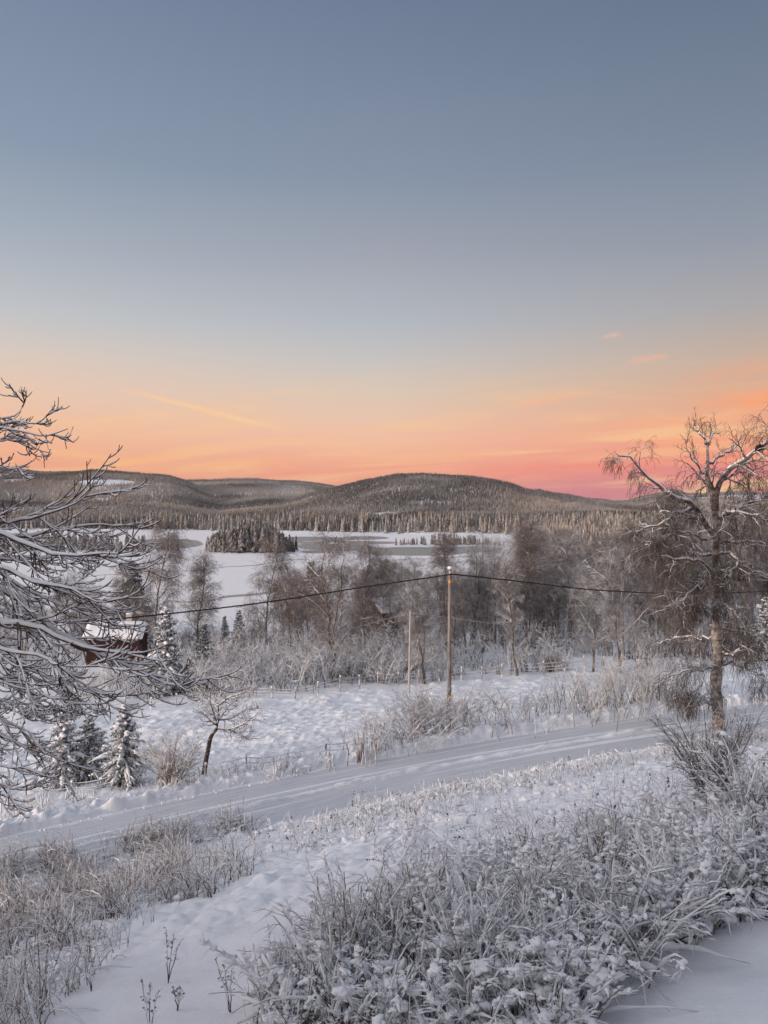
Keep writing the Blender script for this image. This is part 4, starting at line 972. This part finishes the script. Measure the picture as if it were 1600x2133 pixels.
# burrs and knots on the trunk
k = rs.integers(8, 30, 26); an = rs.random(26)*6.28; c = P[k]+np.stack([np.cos(an)*Rt[k]*.8, np.sin(an)*Rt[k]*.8, rs.normal(size=26)*.1], 1); blobs(mb, c, .07+.08*rs.random(26), rs, 0)
snowcap(mb, TP[:, 8:30], TR[:, 8:30]*.6, rs, .03, 1, 7, vert=.6, lump=.7)
mb.build('trunk', [M_birch_bark, M_snow], t)
LB = [ # limbs: points, radii
 ([z3(1285,610), z3(1310,470,-.3), z3(1370,380,-.6), z3(1480,300,-.9), z3(1550,240,-1.2), z3(1640,170,-1.4)], (.17, .05)),
 ([z3(1290,770), z3(1230,700,-.3), z3(1180,600,-.6), z3(1060,550,-1.), z3(970,490,-1.2), z3(890,420,-1.4), z3(830,360,-1.5), z3(770,290,-1.6), z3(705,285,-1.6)], (.15, .03)),
 ([z3(1160,600,-.6), z3(1050,630,-1.5), z3(970,690,-2.), z3(880,720,-2.2), z3(825,708,-2.3)], (.085, .02)),
 ([z3(1285,700), z3(1380,630,-.8), z3(1470,630,-1.4), z3(1540,640,-1.7), z3(1640,715,-2.)], (.10, .03)),
 ([z3(1300,660), z3(1420,600,.6), z3(1560,540,1.), z3(1680,480,1.4)], (.10, .03)),
 ([z3(1285,985), z3(1240,950,-.4), z3(1170,910,-.9), z3(1090,910,-1.3), z3(1000,890,-1.7), z3(915,868,-1.9)], (.10, .02)),
 ([z3(1270,990), z3(1180,1060,-.8), z3(1120,1130,-1.3), z6(1000,325,-1.7)], (.08, .02)),
 ([z3(1300,880), z3(1370,870,-.7), z3(1420,920,-1.), z3(1395,965,-1.2), z3(1330,1020,-1.3)], (.075, .018)),
 ([z3(1270,775), z3(1180,770,-1.), z3(1110,737,-1.4), z3(1000,700,-1.8), z3(930,640,-2)], (.075, .02)),
 ([z3(1120,738,-1.4), z3(1040,755,-1.8), z3(960,790,-2.1), z3(885,832,-2.3)], (.05, .015)),
 ([z3(1255,330,.3), z3(1330,290,.8), z3(1400,240,1.1), z3(1440,170,1.3)], (.06, .015)),
 ([z3(1238,400,.2), z3(1180,350,-.3), z3(1130,260,-.6), z3(1105,190,-.7)], (.06, .015)),
 ([z3(1236,215,.3), z3(1200,160,.2), z3(1160,100,.1)], (.06, .012)),
 ([z3(1238,230,.3), z3(1270,170,.5), z3(1300,120,.7)], (.05, .012)),
 ([z6(1300,280), z6(1350,330,-.7), z6(1400,350,-1.), z6(1440,415,-1.3)], (.06, .015)),
 ([z6(1270,180), z6(1180,240,-.8), z6(1115,262,-1.1), z6(1150,310,-1.3)], (.07, .02)),
 ([z6(1270,350), z6(1190,310,.8), z6(1100,330,1.4), z6(1000,300,2.)], (.06, .015)),
 ([z6(1300,600), z6(1400,620,-.6), z6(1440,560,-1.), z6(1490,600,-1.4)], (.06, .015)),
 ([z6(1290,700), z6(1180,700,-1.), z6(1100,712,-1.4), z6(1010,740,-1.8)], (.05, .015)),
 ([z6(1300,500), z6(1180,520,1.), z6(1090,500,1.6), z6(1000,540,2.)], (.06, .015)),
 ([z6(1290,440), z6(1400,470,1.), z6(1500,440,1.8), z6(1600,480,2.4)], (.06, .015)),
 ([z6(1300,680), z6(1400,660,1.), z6(1480,700,1.7), z6(1560,690,2.2)], (.055, .015)),
 ([z6(1270,905), z6(1200,900,-.8), z6(1110,890,-1.3)], (.05, .015)),
 ([z3(1290,800), z3(1400,800,.9), z3(1500,790,1.8), z3(1620,830,2.6)], (.07, .02)),
 ([z3(1285,880), z3(1180,870,1.), z3(1090,820,1.9), z3(1010,840,2.6)], (.07, .02)),
 ([z3(1290,960), z3(1420,1000,.9), z3(1530,980,1.6), z3(1640,1010,2.3)], (.07, .02)),
]
mb = MB(); n = 12
Ps = np.stack([resample(l, n) for l, _ in LB]); tl = np.linspace(0, 1, n); Rs = np.stack([r_[0]+(r_[1]-r_[0])*tl**.8 for _, r_ in LB]); r = np.random.default_rng(78)
Ps[:, 1:-1] += r.normal(size=Ps[:, 1:-1].shape)*.05
LL = np.clip(.36*np.linalg.norm(np.diff(Ps, axis=1), axis=2).sum(1), .55, 1.55)[:, None]
LL[[1, 2]] *= .68
P2, R2 = grow(Ps, Rs, 13, LL, 52, r, 7, .12, 1., grav=-.35, up=-.25, wob=.24, taper=.25, rr=.45, rmin=.016, tip=.4)
hi = np.repeat(np.isin(np.arange(len(LB)), (10, 11, 12, 13)), 13)
PT, RT = grow(Ps[10:14], Rs[10:14], 9, .75, 45, r, 7, .2, 1., grav=-.8, wob=.18, taper=.2, rr=.5, rmin=.013, tip=.4); P2, R2 = P2[~hi], R2[~hi]; L3 = np.repeat(LL, 13, 0)[~hi]
PT2, RT2 = grow(PT, RT, 5, .38, 42, r, 5, .2, 1., grav=-.3, wob=.2, taper=.2, rr=.6, rmin=.008, tip=.5); PT3, RT3 = grow(PT2, RT2, 3, .2, 40, r, 4, .2, 1., grav=.1, wob=.2, rr=.8, rmin=.006, tip=.6)
tubes(mb, PT, RT, 4, 0); tubes(mb, PT2, RT2, 3, 1); tubes(mb, PT3, RT3, 3, 1); snowcap(mb, PT, RT, r, .010, 2, 4, vert=.15, part=.6)
P3, R3 = grow(P2, R2, 6, L3*.62, 50, r, 7, .2, 1., grav=.45, wob=.22, taper=.2, rr=.6, rmin=.010, tip=.5)
P4, R4 = grow(P3, R3, 5, np.repeat(L3, 6, 0)*.42, 38, r, 6, .2, 1., grav=1.2, wob=.17, taper=.2, rr=.8, rmin=.0055, tip=.6)
P5, R5 = grow(P4, R4, 2, .35, 30, r, 3, .2, 1., grav=1.2, wob=.15, taper=.2, rr=.8, rmin=.006, tip=.7)
tubes(mb, Ps, Rs, 8, 0); tubes(mb, P2, R2, 5, 0); tubes(mb, P3, R3, 4, 1); tubes(mb, P4, R4, 3, 1); tubes(mb, P5, R5, 3, 1)
snowcap(mb, Ps, Rs, r, .035, 2, 6, vert=.2); snowcap(mb, P2, R2, r, .016, 2, 4, vert=.15, part=.7); snowcap(mb, P3, R3, r, .008, 2, 3, vert=.15, part=.35)
mb.build('crown', [mat('birch_limbs', (.12, .09, .08), .9, twig_b((.045, .034, .03), (.20, .165, .145), .4, frost=.05, sc=5)), M_birch_twig, M_snow], t)
nx, ny, nz_ = q3(1582, 935, -1.25)
mb = MB(); r = np.random.default_rng(4); nC = np.array([bx+nx, by+ny, bz+nz_])
v = r.normal(size=(120, 3)); v /= np.linalg.norm(v, axis=1, keepdims=True); v[:, 2] *= .6; d = r.normal(size=(120, 3)); d -= (d*v).sum(1, keepdims=True)*v; d /= np.linalg.norm(d, axis=1, keepdims=True)
c = nC+v*.15; s3 = np.linspace(-1, 1, 4)[None, :, None]; tubes(mb, c[:, None]+d[:, None]*s3*.17-v[:, None]*s3**2*.04, np.full((120, 4), .009), 3)
blobs(mb, [nC], np.array([[.15, .15, .1]]), r, 0, ICO2)
tag(mb.build('bird_nest', [M_nest]), 'dark round bird nest high in the birch crown', 'nest')

# ------------------------------------------------------------------ near tree on the left, branches loaded with snow
D0 = 9.5; tx0, ty0 = (-300-CX)/F*D0, D0+.3; tz0 = gz(tx0, ty0)
def q1(x, y, dd=0): d = D0+dd; return ((x-CX)/F*d-tx0, d-ty0, (CY-y)/F*d-tz0)
t = thing('maple_tree', 'near leafless tree whose snow loaded branches sweep in from the left', 'tree', (tx0, ty0, tz0))
topz = 2.9-tz0
P = resample([(0, 0, -.3), (.05, 0, 1.5), (0, .1, 3.2), (.1, .05, 5.0), (0, 0, 6.8), (.1, 0, topz)], 24); Rt = np.linspace(.21, .06, 24)
mb = MB(); tubes(mb, P, Rt, 14); mb.build('trunk', [M_bark_near, M_snow], t)
def zz4(x, y, dd=0): return q1(x*.35, 1150+y*.35, dd)
def zz1(x, y, dd=0): return q1(x*.35, 780+y*.35, dd)
NB = [
 ([q1(-300,1010,.2), q1(-150,930), zz1(0,330), zz1(100,300), zz1(230,300,-.1), zz1(330,185,-.1)], (.035,.006)),
 ([q1(-300,1015,.2), q1(-150,925,-.2), zz1(0,320,-.2), zz1(130,350,-.3), zz1(290,370,-.4), zz1(405,325,-.4)], (.035,.006)),
 ([q1(-300,1030,.2), q1(-140,965,.3), zz1(0,430,.3), zz1(100,402,.4), zz1(250,465,.5), zz1(300,468,.5)], (.03,.006)),
 ([q1(-300,980,.2), q1(-160,900,.3), zz1(0,270,.3), zz1(100,245,.4), zz1(150,160,.5), zz1(160,92,.5)], (.028,.005)),
 ([q1(-300,1100,.2), q1(-150,990,-.3), zz1(0,545,-.4), zz1(90,560,-.5), zz1(160,543,-.5)], (.025,.006)),
 ([q1(-300,1150,.2), q1(-160,1100), zz1(0,860), zz1(200,838,-.1), zz1(380,790,-.2), zz1(520,712,-.3), zz1(545,680,-.3)], (.06,.007)),
 ([q1(-300,1160,.2), q1(-160,1120,.4), zz1(0,930,.5), zz1(170,955,.6), zz1(330,925,.7), zz1(480,900,.8), zz1(620,888,.9), zz1(740,900,1.), zz1(790,855,1.)], (.055,.007)),
 ([q1(-300,1150,.2), q1(-150,1080,-.3), zz1(0,930,-.4), zz1(200,1005,-.5), zz1(330,1052,-.6), zz1(600,1055,-.8), zz1(780,1050,-.9), zz1(850,1008,-.9)], (.065,.007)),
 ([q1(-300,1210,.2), q1(-150,1170,.5), zz4(0,30,.6), zz4(300,20,.8), zz4(420,26,.9), zz4(600,20,1.), zz4(710,45,1.1)], (.055,.007)),
 ([q1(-300,1180,.2), q1(-150,1140,-.5), zz4(0,85,-.6), zz4(180,165,-.7), zz4(430,215,-.8), zz4(640,300,-.9), zz4(740,270,-.9)], (.06,.007)),
 ([q1(-300,1230,.2), q1(-150,1190), zz4(0,235), zz4(180,370,-.1), zz4(350,500,-.2), zz4(600,620,-.3), zz4(860,730,-.4), zz4(1080,800,-.5), zz4(1165,765,-.5)], (.07,.008)),
 ([q1(-300,1320,.2), q1(-150,1290,-.3), zz4(0,440,-.4), zz4(240,470,-.6), zz4(420,550,-.7), zz4(660,600,-.8), zz4(900,590,-.9), zz4(1005,548,-1.)], (.075,.008)),
 ([zz4(110,420,-.5), zz4(120,620,-.6), zz4(108,700,-.6), zz4(160,830,-.7), zz4(260,930,-.8), zz4(370,930,-.8)], (.035,.006)),
 ([q1(-300,1500,.2), q1(-150,1480,.3), zz4(0,1090,.4), zz4(150,1180,.4), zz4(300,1220,.5), zz4(380,1255,.5), zz4(450,1250,.5)], (.05,.007)),
 ([q1(-300,1560,.2), q1(-150,1570,-.4), zz4(0,1270,-.5), zz4(100,1290,-.6), zz4(230,1250,-.6)], (.035,.006)),
 ([q1(-300,1600,.2), q1(-150,1600,.2), zz4(0,1380,.3), zz4(100,1412,.3), zz4(185,1378,.3)], (.03,.006)),
 ([zz4(250,475,-.6), zz4(350,700,-.9), zz4(360,850,-1.), zz4(480,890,-1.1), zz4(650,898,-1.2)], (.035,.006)),
 ([zz4(430,545,-.7), zz4(520,600,-.4), zz4(700,660,-.2), zz4(900,740,0), zz4(1060,738,.1), zz4(1115,695,.1)], (.04,.006)),
 ([q1(-300,1440,.2), q1(-150,1430,-.2), zz4(0,990,-.2), zz4(120,1055,-.3), zz4(230,1090,-.3), zz4(275,1055,-.3)], (.03,.006)),
 ([q1(-300,1340,.2), q1(-150,1340,.5), zz4(0,640,.6), zz4(150,720,.7), zz4(330,780,.8), zz4(560,850,.9), zz4(830,850,1.)], (.045,.006)),
 ([q1(-300,1260,.2), q1(-150,1230,.7), zz4(0,330,.9), zz4(200,390,1.), zz4(420,420,1.1), zz4(620,430,1.2)], (.045,.006)),
 ([q1(-300,1380,.2), q1(-150,1370,-.6), zz4(0,760,-.8), zz4(150,810,-.9), zz4(300,800,-1.)], (.035,.006)),
 ([q1(-300,1420,.2), q1(-150,1400,.3), zz4(0,880,.4), zz4(140,910,.5), zz4(300,870,.5)], (.035,.006)),
 ([q1(-300,1290,.2), q1(-150,1270,-.9), zz4(0,560,-1.2), zz4(200,600,-1.4), zz4(400,680,-1.5), zz4(600,680,-1.6), zz4(780,720,-1.6)], (.045,.006)),
 ([q1(-300,1220,.2), q1(-130,1200,-.2), zz4(0,150,-.2), zz4(200,260,-.1), zz4(380,330,0), zz4(560,400,.1), zz4(640,470,.1)], (.05,.006)),
 ([zz4(180,170,-.7), zz4(300,200,-.3), zz4(470,180,-.1), zz4(560,120,0)], (.025,.006)),
]
mb = MB(); n = 26
Ps = np.stack([resample(l, n) for l, _ in NB]); tl = np.linspace(0, 1, n); Rs = np.stack([(r_[0]+(r_[1]-r_[0])*tl**.8)*.68 for _, r_ in NB]); r = np.random.default_rng(79)
ww = np.cumsum(r.normal(size=Ps.shape)*.012, axis=1); ww -= ww[:, :1]; ww[..., 0] *= .3; Ps = Ps+ww*np.sin(np.pi*tl)[None, :, None]
lenP = np.linalg.norm(np.diff(Ps, axis=1), axis=2).sum(1)
LL = np.clip(.24*lenP, .10, .85)[:, None]; LL[:5] = .30
P2, R2 = grow(Ps, Rs, 13, LL, 32, r, 11, .2, .97, grav=.35, up=.65, dz=-.26, wob=.06, taper=.35, rr=.55, rmin=.010, flat=.3, tip=.5)
P3, R3 = grow(P2, R2, 5, np.repeat(LL, 13, 0)*.42, 34, r, 8, .2, .98, grav=.3, up=1.0, dz=-.2, wob=.07, taper=.3, rr=.75, rmin=.008, flat=.3, tip=.65)
P4, R4 = grow(P3, R3, 1, .13, 45, r, 5, .3, .9, grav=.2, up=.9, wob=.08, taper=.3, rr=.8, rmin=.005, flat=.2, tip=.75)
tubes(mb, Ps, Rs, 10, 0); tubes(mb, P2, R2, 6, 0); tubes(mb, P3, R3, 5, 0); tubes(mb, P4, R4, 4, 0)
snowcap(mb, Ps, Rs, r, .009+.6*Rs, 1, 10, vert=.1, lump=.10); snowcap(mb, P2, R2, r, .0075, 1, 8, vert=.1, lump=.28); snowcap(mb, P3, R3, r, .0052, 1, 6, vert=.1, lump=.4, part=.85); snowcap(mb, P4, R4, r, .005, 1, 5, vert=.2, lump=.2, part=.7)
mb.build('crown', [M_bark_near, M_snow], t)

# ------------------------------------------------------------------ foreground: dry weeds and laden shrubs
def inpoly(px, py, poly):
    c = np.zeros(len(px), bool); n = len(poly)
    for i in range(n):
        (x0, y0), (x1, y1) = poly[i], poly[(i+1) % n]
        c ^= ((y0 > py) != (y1 > py)) & (px < (x1-x0)*(py-y0)/((y1-y0)+1e-9)+x0)
    return c
def pts_in(poly, n, r, clump=0.0, sc=60.):
    xs = [p[0] for p in poly]; ys = [p[1] for p in poly]
    px = min(xs)+(max(xs)-min(xs))*r.random(n*6); py = min(ys)+(max(ys)-min(ys))*r.random(n*6)
    # per ground area, not per picture area
    k = inpoly(px, py, poly)
    if clump: k &= (fbm(px/sc, py/sc*1.6, 201, 3)+.5) > clump*r.random(len(px))+.28*clump
    px, py = px[k][:n], py[k][:n]; return unproj(px, py)
def stalks(mb, pos, r, h0, h1, lean=.35, bend=.5, rad=.006, frost=.010, K=7, mt=0, ms=1, head=.3, side=0, seeds=0., sl=2):
    n = len(pos); h = h0+(h1-h0)*r.random(n); s = np.linspace(0, 1, K); ph = r.random(n)*6.28
    ln_ = np.abs(r.normal(size=n))*lean; bd = bend*r.random(n)**2
    out = h[:, None]*(ln_[:, None]*s+bd[:, None]*s**2.5*1.1); up = h[:, None]*(s-bd[:, None]*.75*s**3)*np.cos(np.clip(ln_, 0, 1.2))[:, None]
    P = pos[:, None]+np.stack([out*np.cos(ph)[:, None], out*np.sin(ph)[:, None], up-.05], -1)
    P[:, 1:] += r.normal(size=P[:, 1:].shape)*.006
    Rr = (rad*(1.25-.6*s))[None]*(.7+.6*r.random(n))[:, None]
    tubes(mb, P, Rr, 3, mt, att=r.random(n)); snowcap(mb, P, Rr, r, frost*(.4+1.1*r.random(n)[:, None]), ms, 5, lump=.55, vert=.4, part=.92)
    if seeds:       # dark dry seed heads
        ks = np.where(r.random(n) < seeds)[0]; ki = np.repeat(ks, 6); c = P[ki, K-1]*(w_ := r.random(len(ki))[:, None])+P[ki, K-3]*(1-w_)+r.normal(size=(len(ki), 3))*.012
        s9 = .007+.012*r.random(len(ki)); blobs(mb, c, np.stack([s9, s9, s9*1.3], 1), r, sl, ICO1, .4)
    k = r.random(n) < head
    if k.any():     # snowy seed heads: thickened tops
        Pk = P[k][:, -4:]; q = np.array([.35, .9, 1., .3])[None]*frost*(1.1+1.1*r.random(k.sum()))[:, None]*(1+.25*r.normal(size=(k.sum(), 4))); tubes(mb, Pk, np.abs(q), 6, ms)
    if side:
        P2, R2 = grow(P, Rr, side, h.mean()*.25, 40, r, 4, .35, 1., grav=.3, wob=.12, taper=.3, rr=.8, rmin=rad*.6)
        tubes(mb, P2, R2, 3, mt); snowcap(mb, P2, R2, r, frost*.6, ms, 4, lump=.5, vert=.4, part=.8)
r = np.random.default_rng(300)
# left weeds: reddish stems in a bank along the road
mb = MB()
A_ = [(-160,1830),(0,1800),(170,1772),(330,1738),(520,1712),(560,1760),(530,1830),(440,1880),(300,1900),(240,1960),(60,2000),(-160,2040)]
stalks(mb, pts_in(A_, 2300, r, .55), r, .35, 1.05, .32, .9, .006, .007, head=.12, side=1)
mb2 = MB(); stalks(mb2, pts_in(A_, 1500, r, .5), r, .5, 1.3, .30, 1.0, .0055, .004, head=.04, side=1)
A2 = [(-160,1960),(60,1985),(230,1950),(300,1890),(330,1930),(240,2010),(150,2090),(60,2200),(-160,2200)]
stalks(mb, pts_in(A2, 420, r, .7), r, .25, .95, .32, .9, .006, .008, head=.15, side=1); stalks(mb2, pts_in(A2, 260, r, .7), r, .4, 1.15, .30, 1.0, .0055, .004, head=.04, side=1)
c = pts_in(A_, 900, r, .5); c[:, 2] += .02+.10*r.random(len(c)); s_ = .03+.06*r.random(len(c)); blobs(mb, c, np.stack([s_*1.7, s_, s_*.75], 1), r)
tag(mb.build('dry_weeds', [M_weed, M_snow]), 'tan frosted weeds bent under snow, in the lower left beside the road', 'weeds', kind='stuff')
n0 = len(mb2.v)
for cc, hh in ((1100, .7),):
    q_ = pts_in(A_, cc, r, .5); n = len(q_); s9 = np.linspace(0, 1, 6); ph = r.random(n)*6.28; h = .3+hh*r.random(n); o9 = h[:, None]*(.5*r.random(n)[:, None]*s9+.5*r.random(n)[:, None]*s9**2.2)
    P9 = q_[:, None]+np.stack([o9*np.cos(ph)[:, None], o9*np.sin(ph)[:, None], h[:, None]*(s9-.25*s9**2.5)-.04], -1); tubes(mb2, P9, (.0075*(1.2-.7*s9))[None].repeat(n, 0), 4, 2)
tag(mb2.build('reddish_weeds', [M_weed_red, M_snow, M_dark]), 'reddish arching stems rising from the weeds at the lower left', 'weeds', kind='stuff')
# bank above the road, centre and right
mb = MB()
Bp = [(520,1716),(700,1690),(760,1672),(900,1652),(1100,1612),(1250,1590),(1400,1560),(1600,1520),(1760,1500),(1760,1640),(1500,1640),(1200,1660),(1000,1712),(900,1752),(740,1762),(600,1770)]
Bp = [(x_, y_+(16 if y_ < 1660 or x_ < 720 else 0)) for x_, y_ in Bp]
stalks(mb, pts_in(Bp, 1900, r, .95, 34), r, .22, .75, .28, .7, .006, .010, head=.38, side=1, seeds=.07)
Cp = [(740,1762),(1000,1712),(1200,1660),(1500,1640),(1760,1640),(1760,1720),(1300,1740),(1120,1800),(960,1840),(880,1850),(760,1800)]
stalks(mb, pts_in(Cp, 900, r, .8, 50), r, .25, .75, .3, .9, .006, .013, head=.45, side=1, seeds=.07)
c = np.concatenate([pts_in(Bp, 700, r, .5), pts_in(Cp, 520, r, .5)]); c[:, 2] += .02+.08*r.random(len(c)); s_ = .03+.07*r.random(len(c)); blobs(mb, c, np.stack([s_*1.7, s_, s_*.8], 1), r)
tag(mb.build('snowy_weeds', [M_weed, M_snow, M_dark]), 'snow crusted weeds covering the bank below the road on the right', 'weeds', kind='stuff')
def strip(n, s0, s1, x0, x1, r, thin=.5):
    xx = x0+(x1-x0)*r.random(n*3); ss = s0+(s1-s0)*r.random(n*3)**1.4; k = vnoise(xx*.8, ss*1.2, 411)+.5 > thin*r.random(n*3); xx, ss = xx[k][:n], ss[k][:n]
    sl = .53-.012*np.clip(xx, -30, 34); nn = np.sqrt(1+sl*sl); a = xx-ss*sl/nn; b = yroad(xx)+ss/nn; return np.stack([a, b, ground(a, b)], 1)
mb = MB(); stalks(mb, strip(1700, -4.2, -7.2, -16, 30, r, 1.05), r, .25, .80, .22, .55, .0065, .009, head=.35, side=2, seeds=.09); stalks(mb, strip(600, -4.0, -6.6, -14, 26, r, 1.05), r, .25, .6, .45, 1., .006, .016, 8, head=.4)
tag(mb.build('verge_weeds', [M_straw, M_snow, M_dark]), 'straw coloured frosted stems standing in a band along the near road edge', 'weeds', kind='stuff')
# weeds on the far side of the road and scattered in the field
mb = MB()
for poly, n, a_, b_ in (([(-60,1705),(120,1668),(350,1640),(600,1590),(740,1578),(740,1600),(500,1640),(250,1680),(-60,1722)], 900, .25, .8),
                     ([(740,1560),(1000,1505),(1400,1445),(1430,1462),(1100,1518),(740,1592)], 900, .3, .9), ([(560,1620),(620,1585),(640,1600),(590,1630)], 60, .4, .8)):
    stalks(mb, pts_in(poly, n, r, .5, 40), r, a_, b_, .25, .6, .008, .014, 5, head=.3)
Fp = [(-60,1640),(300,1500),(500,1462),(900,1424),(1400,1396),(1500,1410),(1380,1440),(1000,1500),(740,1550),(400,1600)]
stalks(mb, pts_in(Fp, 2400, r, .9, 30), r, .10, .34, .35, .7, .007, .010, 4, head=.2)
tag(mb.build('roadside_grass', [M_weed, M_snow]), 'frosted dead grass between the snow bank of the road and the field', 'grass', kind='stuff')

# dense thicket at the lower right: a mass of laden twigs
mb = MB()
Tp = [(500,2200),(640,2040),(720,1960),(850,1890),(960,1850),(1100,1790),(1220,1745),(1420,1720),(1800,1690),(1800,1900),(1600,1905),(1450,1950),(1330,1990),(1240,2060),(1180,2200)]
pos = pts_in(Tp, 150, r); 
for q, p in enumerate(pos):
    near = p[1] < 13.5
    shrub_bm(900+q, .55+.55*r.random(), 10, .6, 1.0, .011+.014*r.random(), .0055, .8, 3, 26, mb, tuple(p), 0, 1, .16, 4, 3, 6 if near else 5)
stalks(mb, pts_in(Tp, 1500, r), r, .4, 1.15, .28, .6, .0055, .0075, head=.15, side=2)
c = pts_in(Tp, 2000, r); c[:, 2] += .0+.30*r.random(len(c))**1.5; s_ = .02+.085*r.random(len(c))**2.2; blobs(mb, c, np.stack([s_*1.9, s_, s_*.8], 1), r, 1, ICO2, .3)
stalks(mb, pts_in(Tp, 560, r), r, .5, 1.0, .6, 1.0, .006, .022, 10, head=.3, side=1)
stalks(mb, pts_in(Tp, 230, r), r, .6, 1.1, .7, 1.0, .007, .036, 12, head=.1, side=2)
def bare(mb, pos, r, h0, h1, lean, rad, slot):
    n = len(pos); h = h0+(h1-h0)*r.random(n); s = np.linspace(0, 1, 6); ph = r.random(n)*6.28; l = np.abs(r.normal(size=n))*lean; c = r.normal(size=n)*.25
    out = h[:, None]*(l[:, None]*s+c[:, None]*s**2); P = pos[:, None]+np.stack([out*np.cos(ph)[:, None], out*np.sin(ph)[:, None], h[:, None]*s*(1-.25*l[:, None]*s)-.04], -1); P[:, 1:] += r.normal(size=P[:, 1:].shape)*.012
    R0 = rad*(1.3-.8*s)[None]*(.6+.8*r.random(n))[:, None]; tubes(mb, P, R0, 4, slot)
    P2, R2 = grow(P, R0, 3, h.mean()*.4, 38, r, 4, .25, .95, wob=.15, rr=.75, rmin=rad*.5); tubes(mb, P2, R2, 3, slot)
bare(mb, pts_in(Tp, 1300, r), r, .3, .85, .45, .0085, 2)
tag(mb.build('snowy_undergrowth', [M_stem, M_snow, M_dark]), 'dense tangle of snow loaded twigs filling the lower right', 'undergrowth', kind='stuff')
# individual laden shrubs that stand out of it
HS = [(1290,2010,250,'laden shrub with dark hollow base at the edge of the smooth snow',.9,.017),
      (1420,1950,200,'heaped white shrub whose boughs hang over the smooth snow patch',.9,.017),
      (1000,2090,260,'snow clotted shrub at the bottom centre of the thicket',.8,.016),
      (740,2080,250,'fine stemmed brownish shrub on the left tip of the thicket',.40,.012),
      (860,2010,200,'upright pale shrub in the front left of the thicket',.40,.012),
      (1255,1850,150,'fan of thin upright brown twigs in the middle of the thicket',.4,.006),
      (1545,1880,190,'bulky snow heaped shrub close to the right edge',.85,.018),
      (1130,1960,230,'shrub with thick fingers of snow in the thicket centre',.7,.018)]
for q, (xp, yb, hp, lab, spd, sn) in enumerate(HS):
    bush(xp, yb, hp, 1200+q, lab, 26, spd, sn, .007, .9 if spd > .6 else .3, M_stem, 4, 3, 'laden_shrub', 46 if spd > .6 else 6, .12, 'shrub')
# single dead stalks standing in the smooth snow
def stalk(xp, yb, hp, label, seed, lean=0.):
    p = unproj(xp, yb)[0]; h = hp/F*p[1]; r = np.random.default_rng(seed)
    t = thing('dead_stalk', label, 'plant', tuple(p), 0, 'single dead stalks in the smooth snow')
    s = np.linspace(0, 1, 9); n = 3; P = np.stack([np.stack([(lean+.12*(k-1))*h*s**1.3+r.normal(size=9)*.006, (k-1)*.04*s, h*s*(1-.12*k)-.04], 1) for k in range(n)]); Rr = np.full((n, 9), .007)*(1.2-.6*s)
    mb = MB(); tubes(mb, P, Rr, 5); snowcap(mb, P, Rr, r, .007, 1, 5, vert=.5, lump=.5, part=.9)
    P2, R2 = grow(P, Rr, 9, .07, 40, r, 4, .45, 1., wob=.2, rr=.8, rmin=.005); tubes(mb, P2, R2, 3); k = r.random(len(P2)) < .5; blobs(mb, P2[k][:, -1], .012+.012*r.random(k.sum()), r, 1); blobs(mb, P2[~k][:, -1], .009+.009*r.random((~k).sum()), r, 0)
    mb.build('stem', [M_weed, M_snow], t)
stalk(350, 2055, 120, 'pair of pale dead stalks with seed heads in the smooth snow', 1, .1)
stalk(312, 2160, 130, 'dark seeded stalk at the bottom edge of the smooth snow', 2)
stalk(480, 2110, 120, 'single dark stalk just left of the thicket tip', 3, -.12)
stalk(370, 2110, 60, 'short snowy stalk below the pair of pale stalks', 4)
stalk(85, 2130, 190, 'tall bent stalks in the bottom left corner', 5, .1)
stalk(190, 2080, 150, 'tangled stalk right of the bottom left corner stalks', 6, -.15)

# ------------------------------------------------------------------ winter air
mz = bpy.data.materials.new('cold_air'); mz.use_nodes = True; nt = mz.node_tree; nt.nodes.clear()
v = nt.nodes.new('ShaderNodeVolumePrincipled'); v.inputs['Color'].default_value = (.93, .93, .95, 1); v.inputs['Density'].default_value = .000035; v.inputs['Anisotropy'].default_value = .2
o = nt.nodes.new('ShaderNodeOutputMaterial'); nt.links.new(v.outputs[0], o.inputs['Volume'])
mb = MB(); box(mb, (0, 2600, 75), (10600, 5500, 222)); hz = mb.build('haze', [mz], smooth=False); tag(hz, kind='stuff')
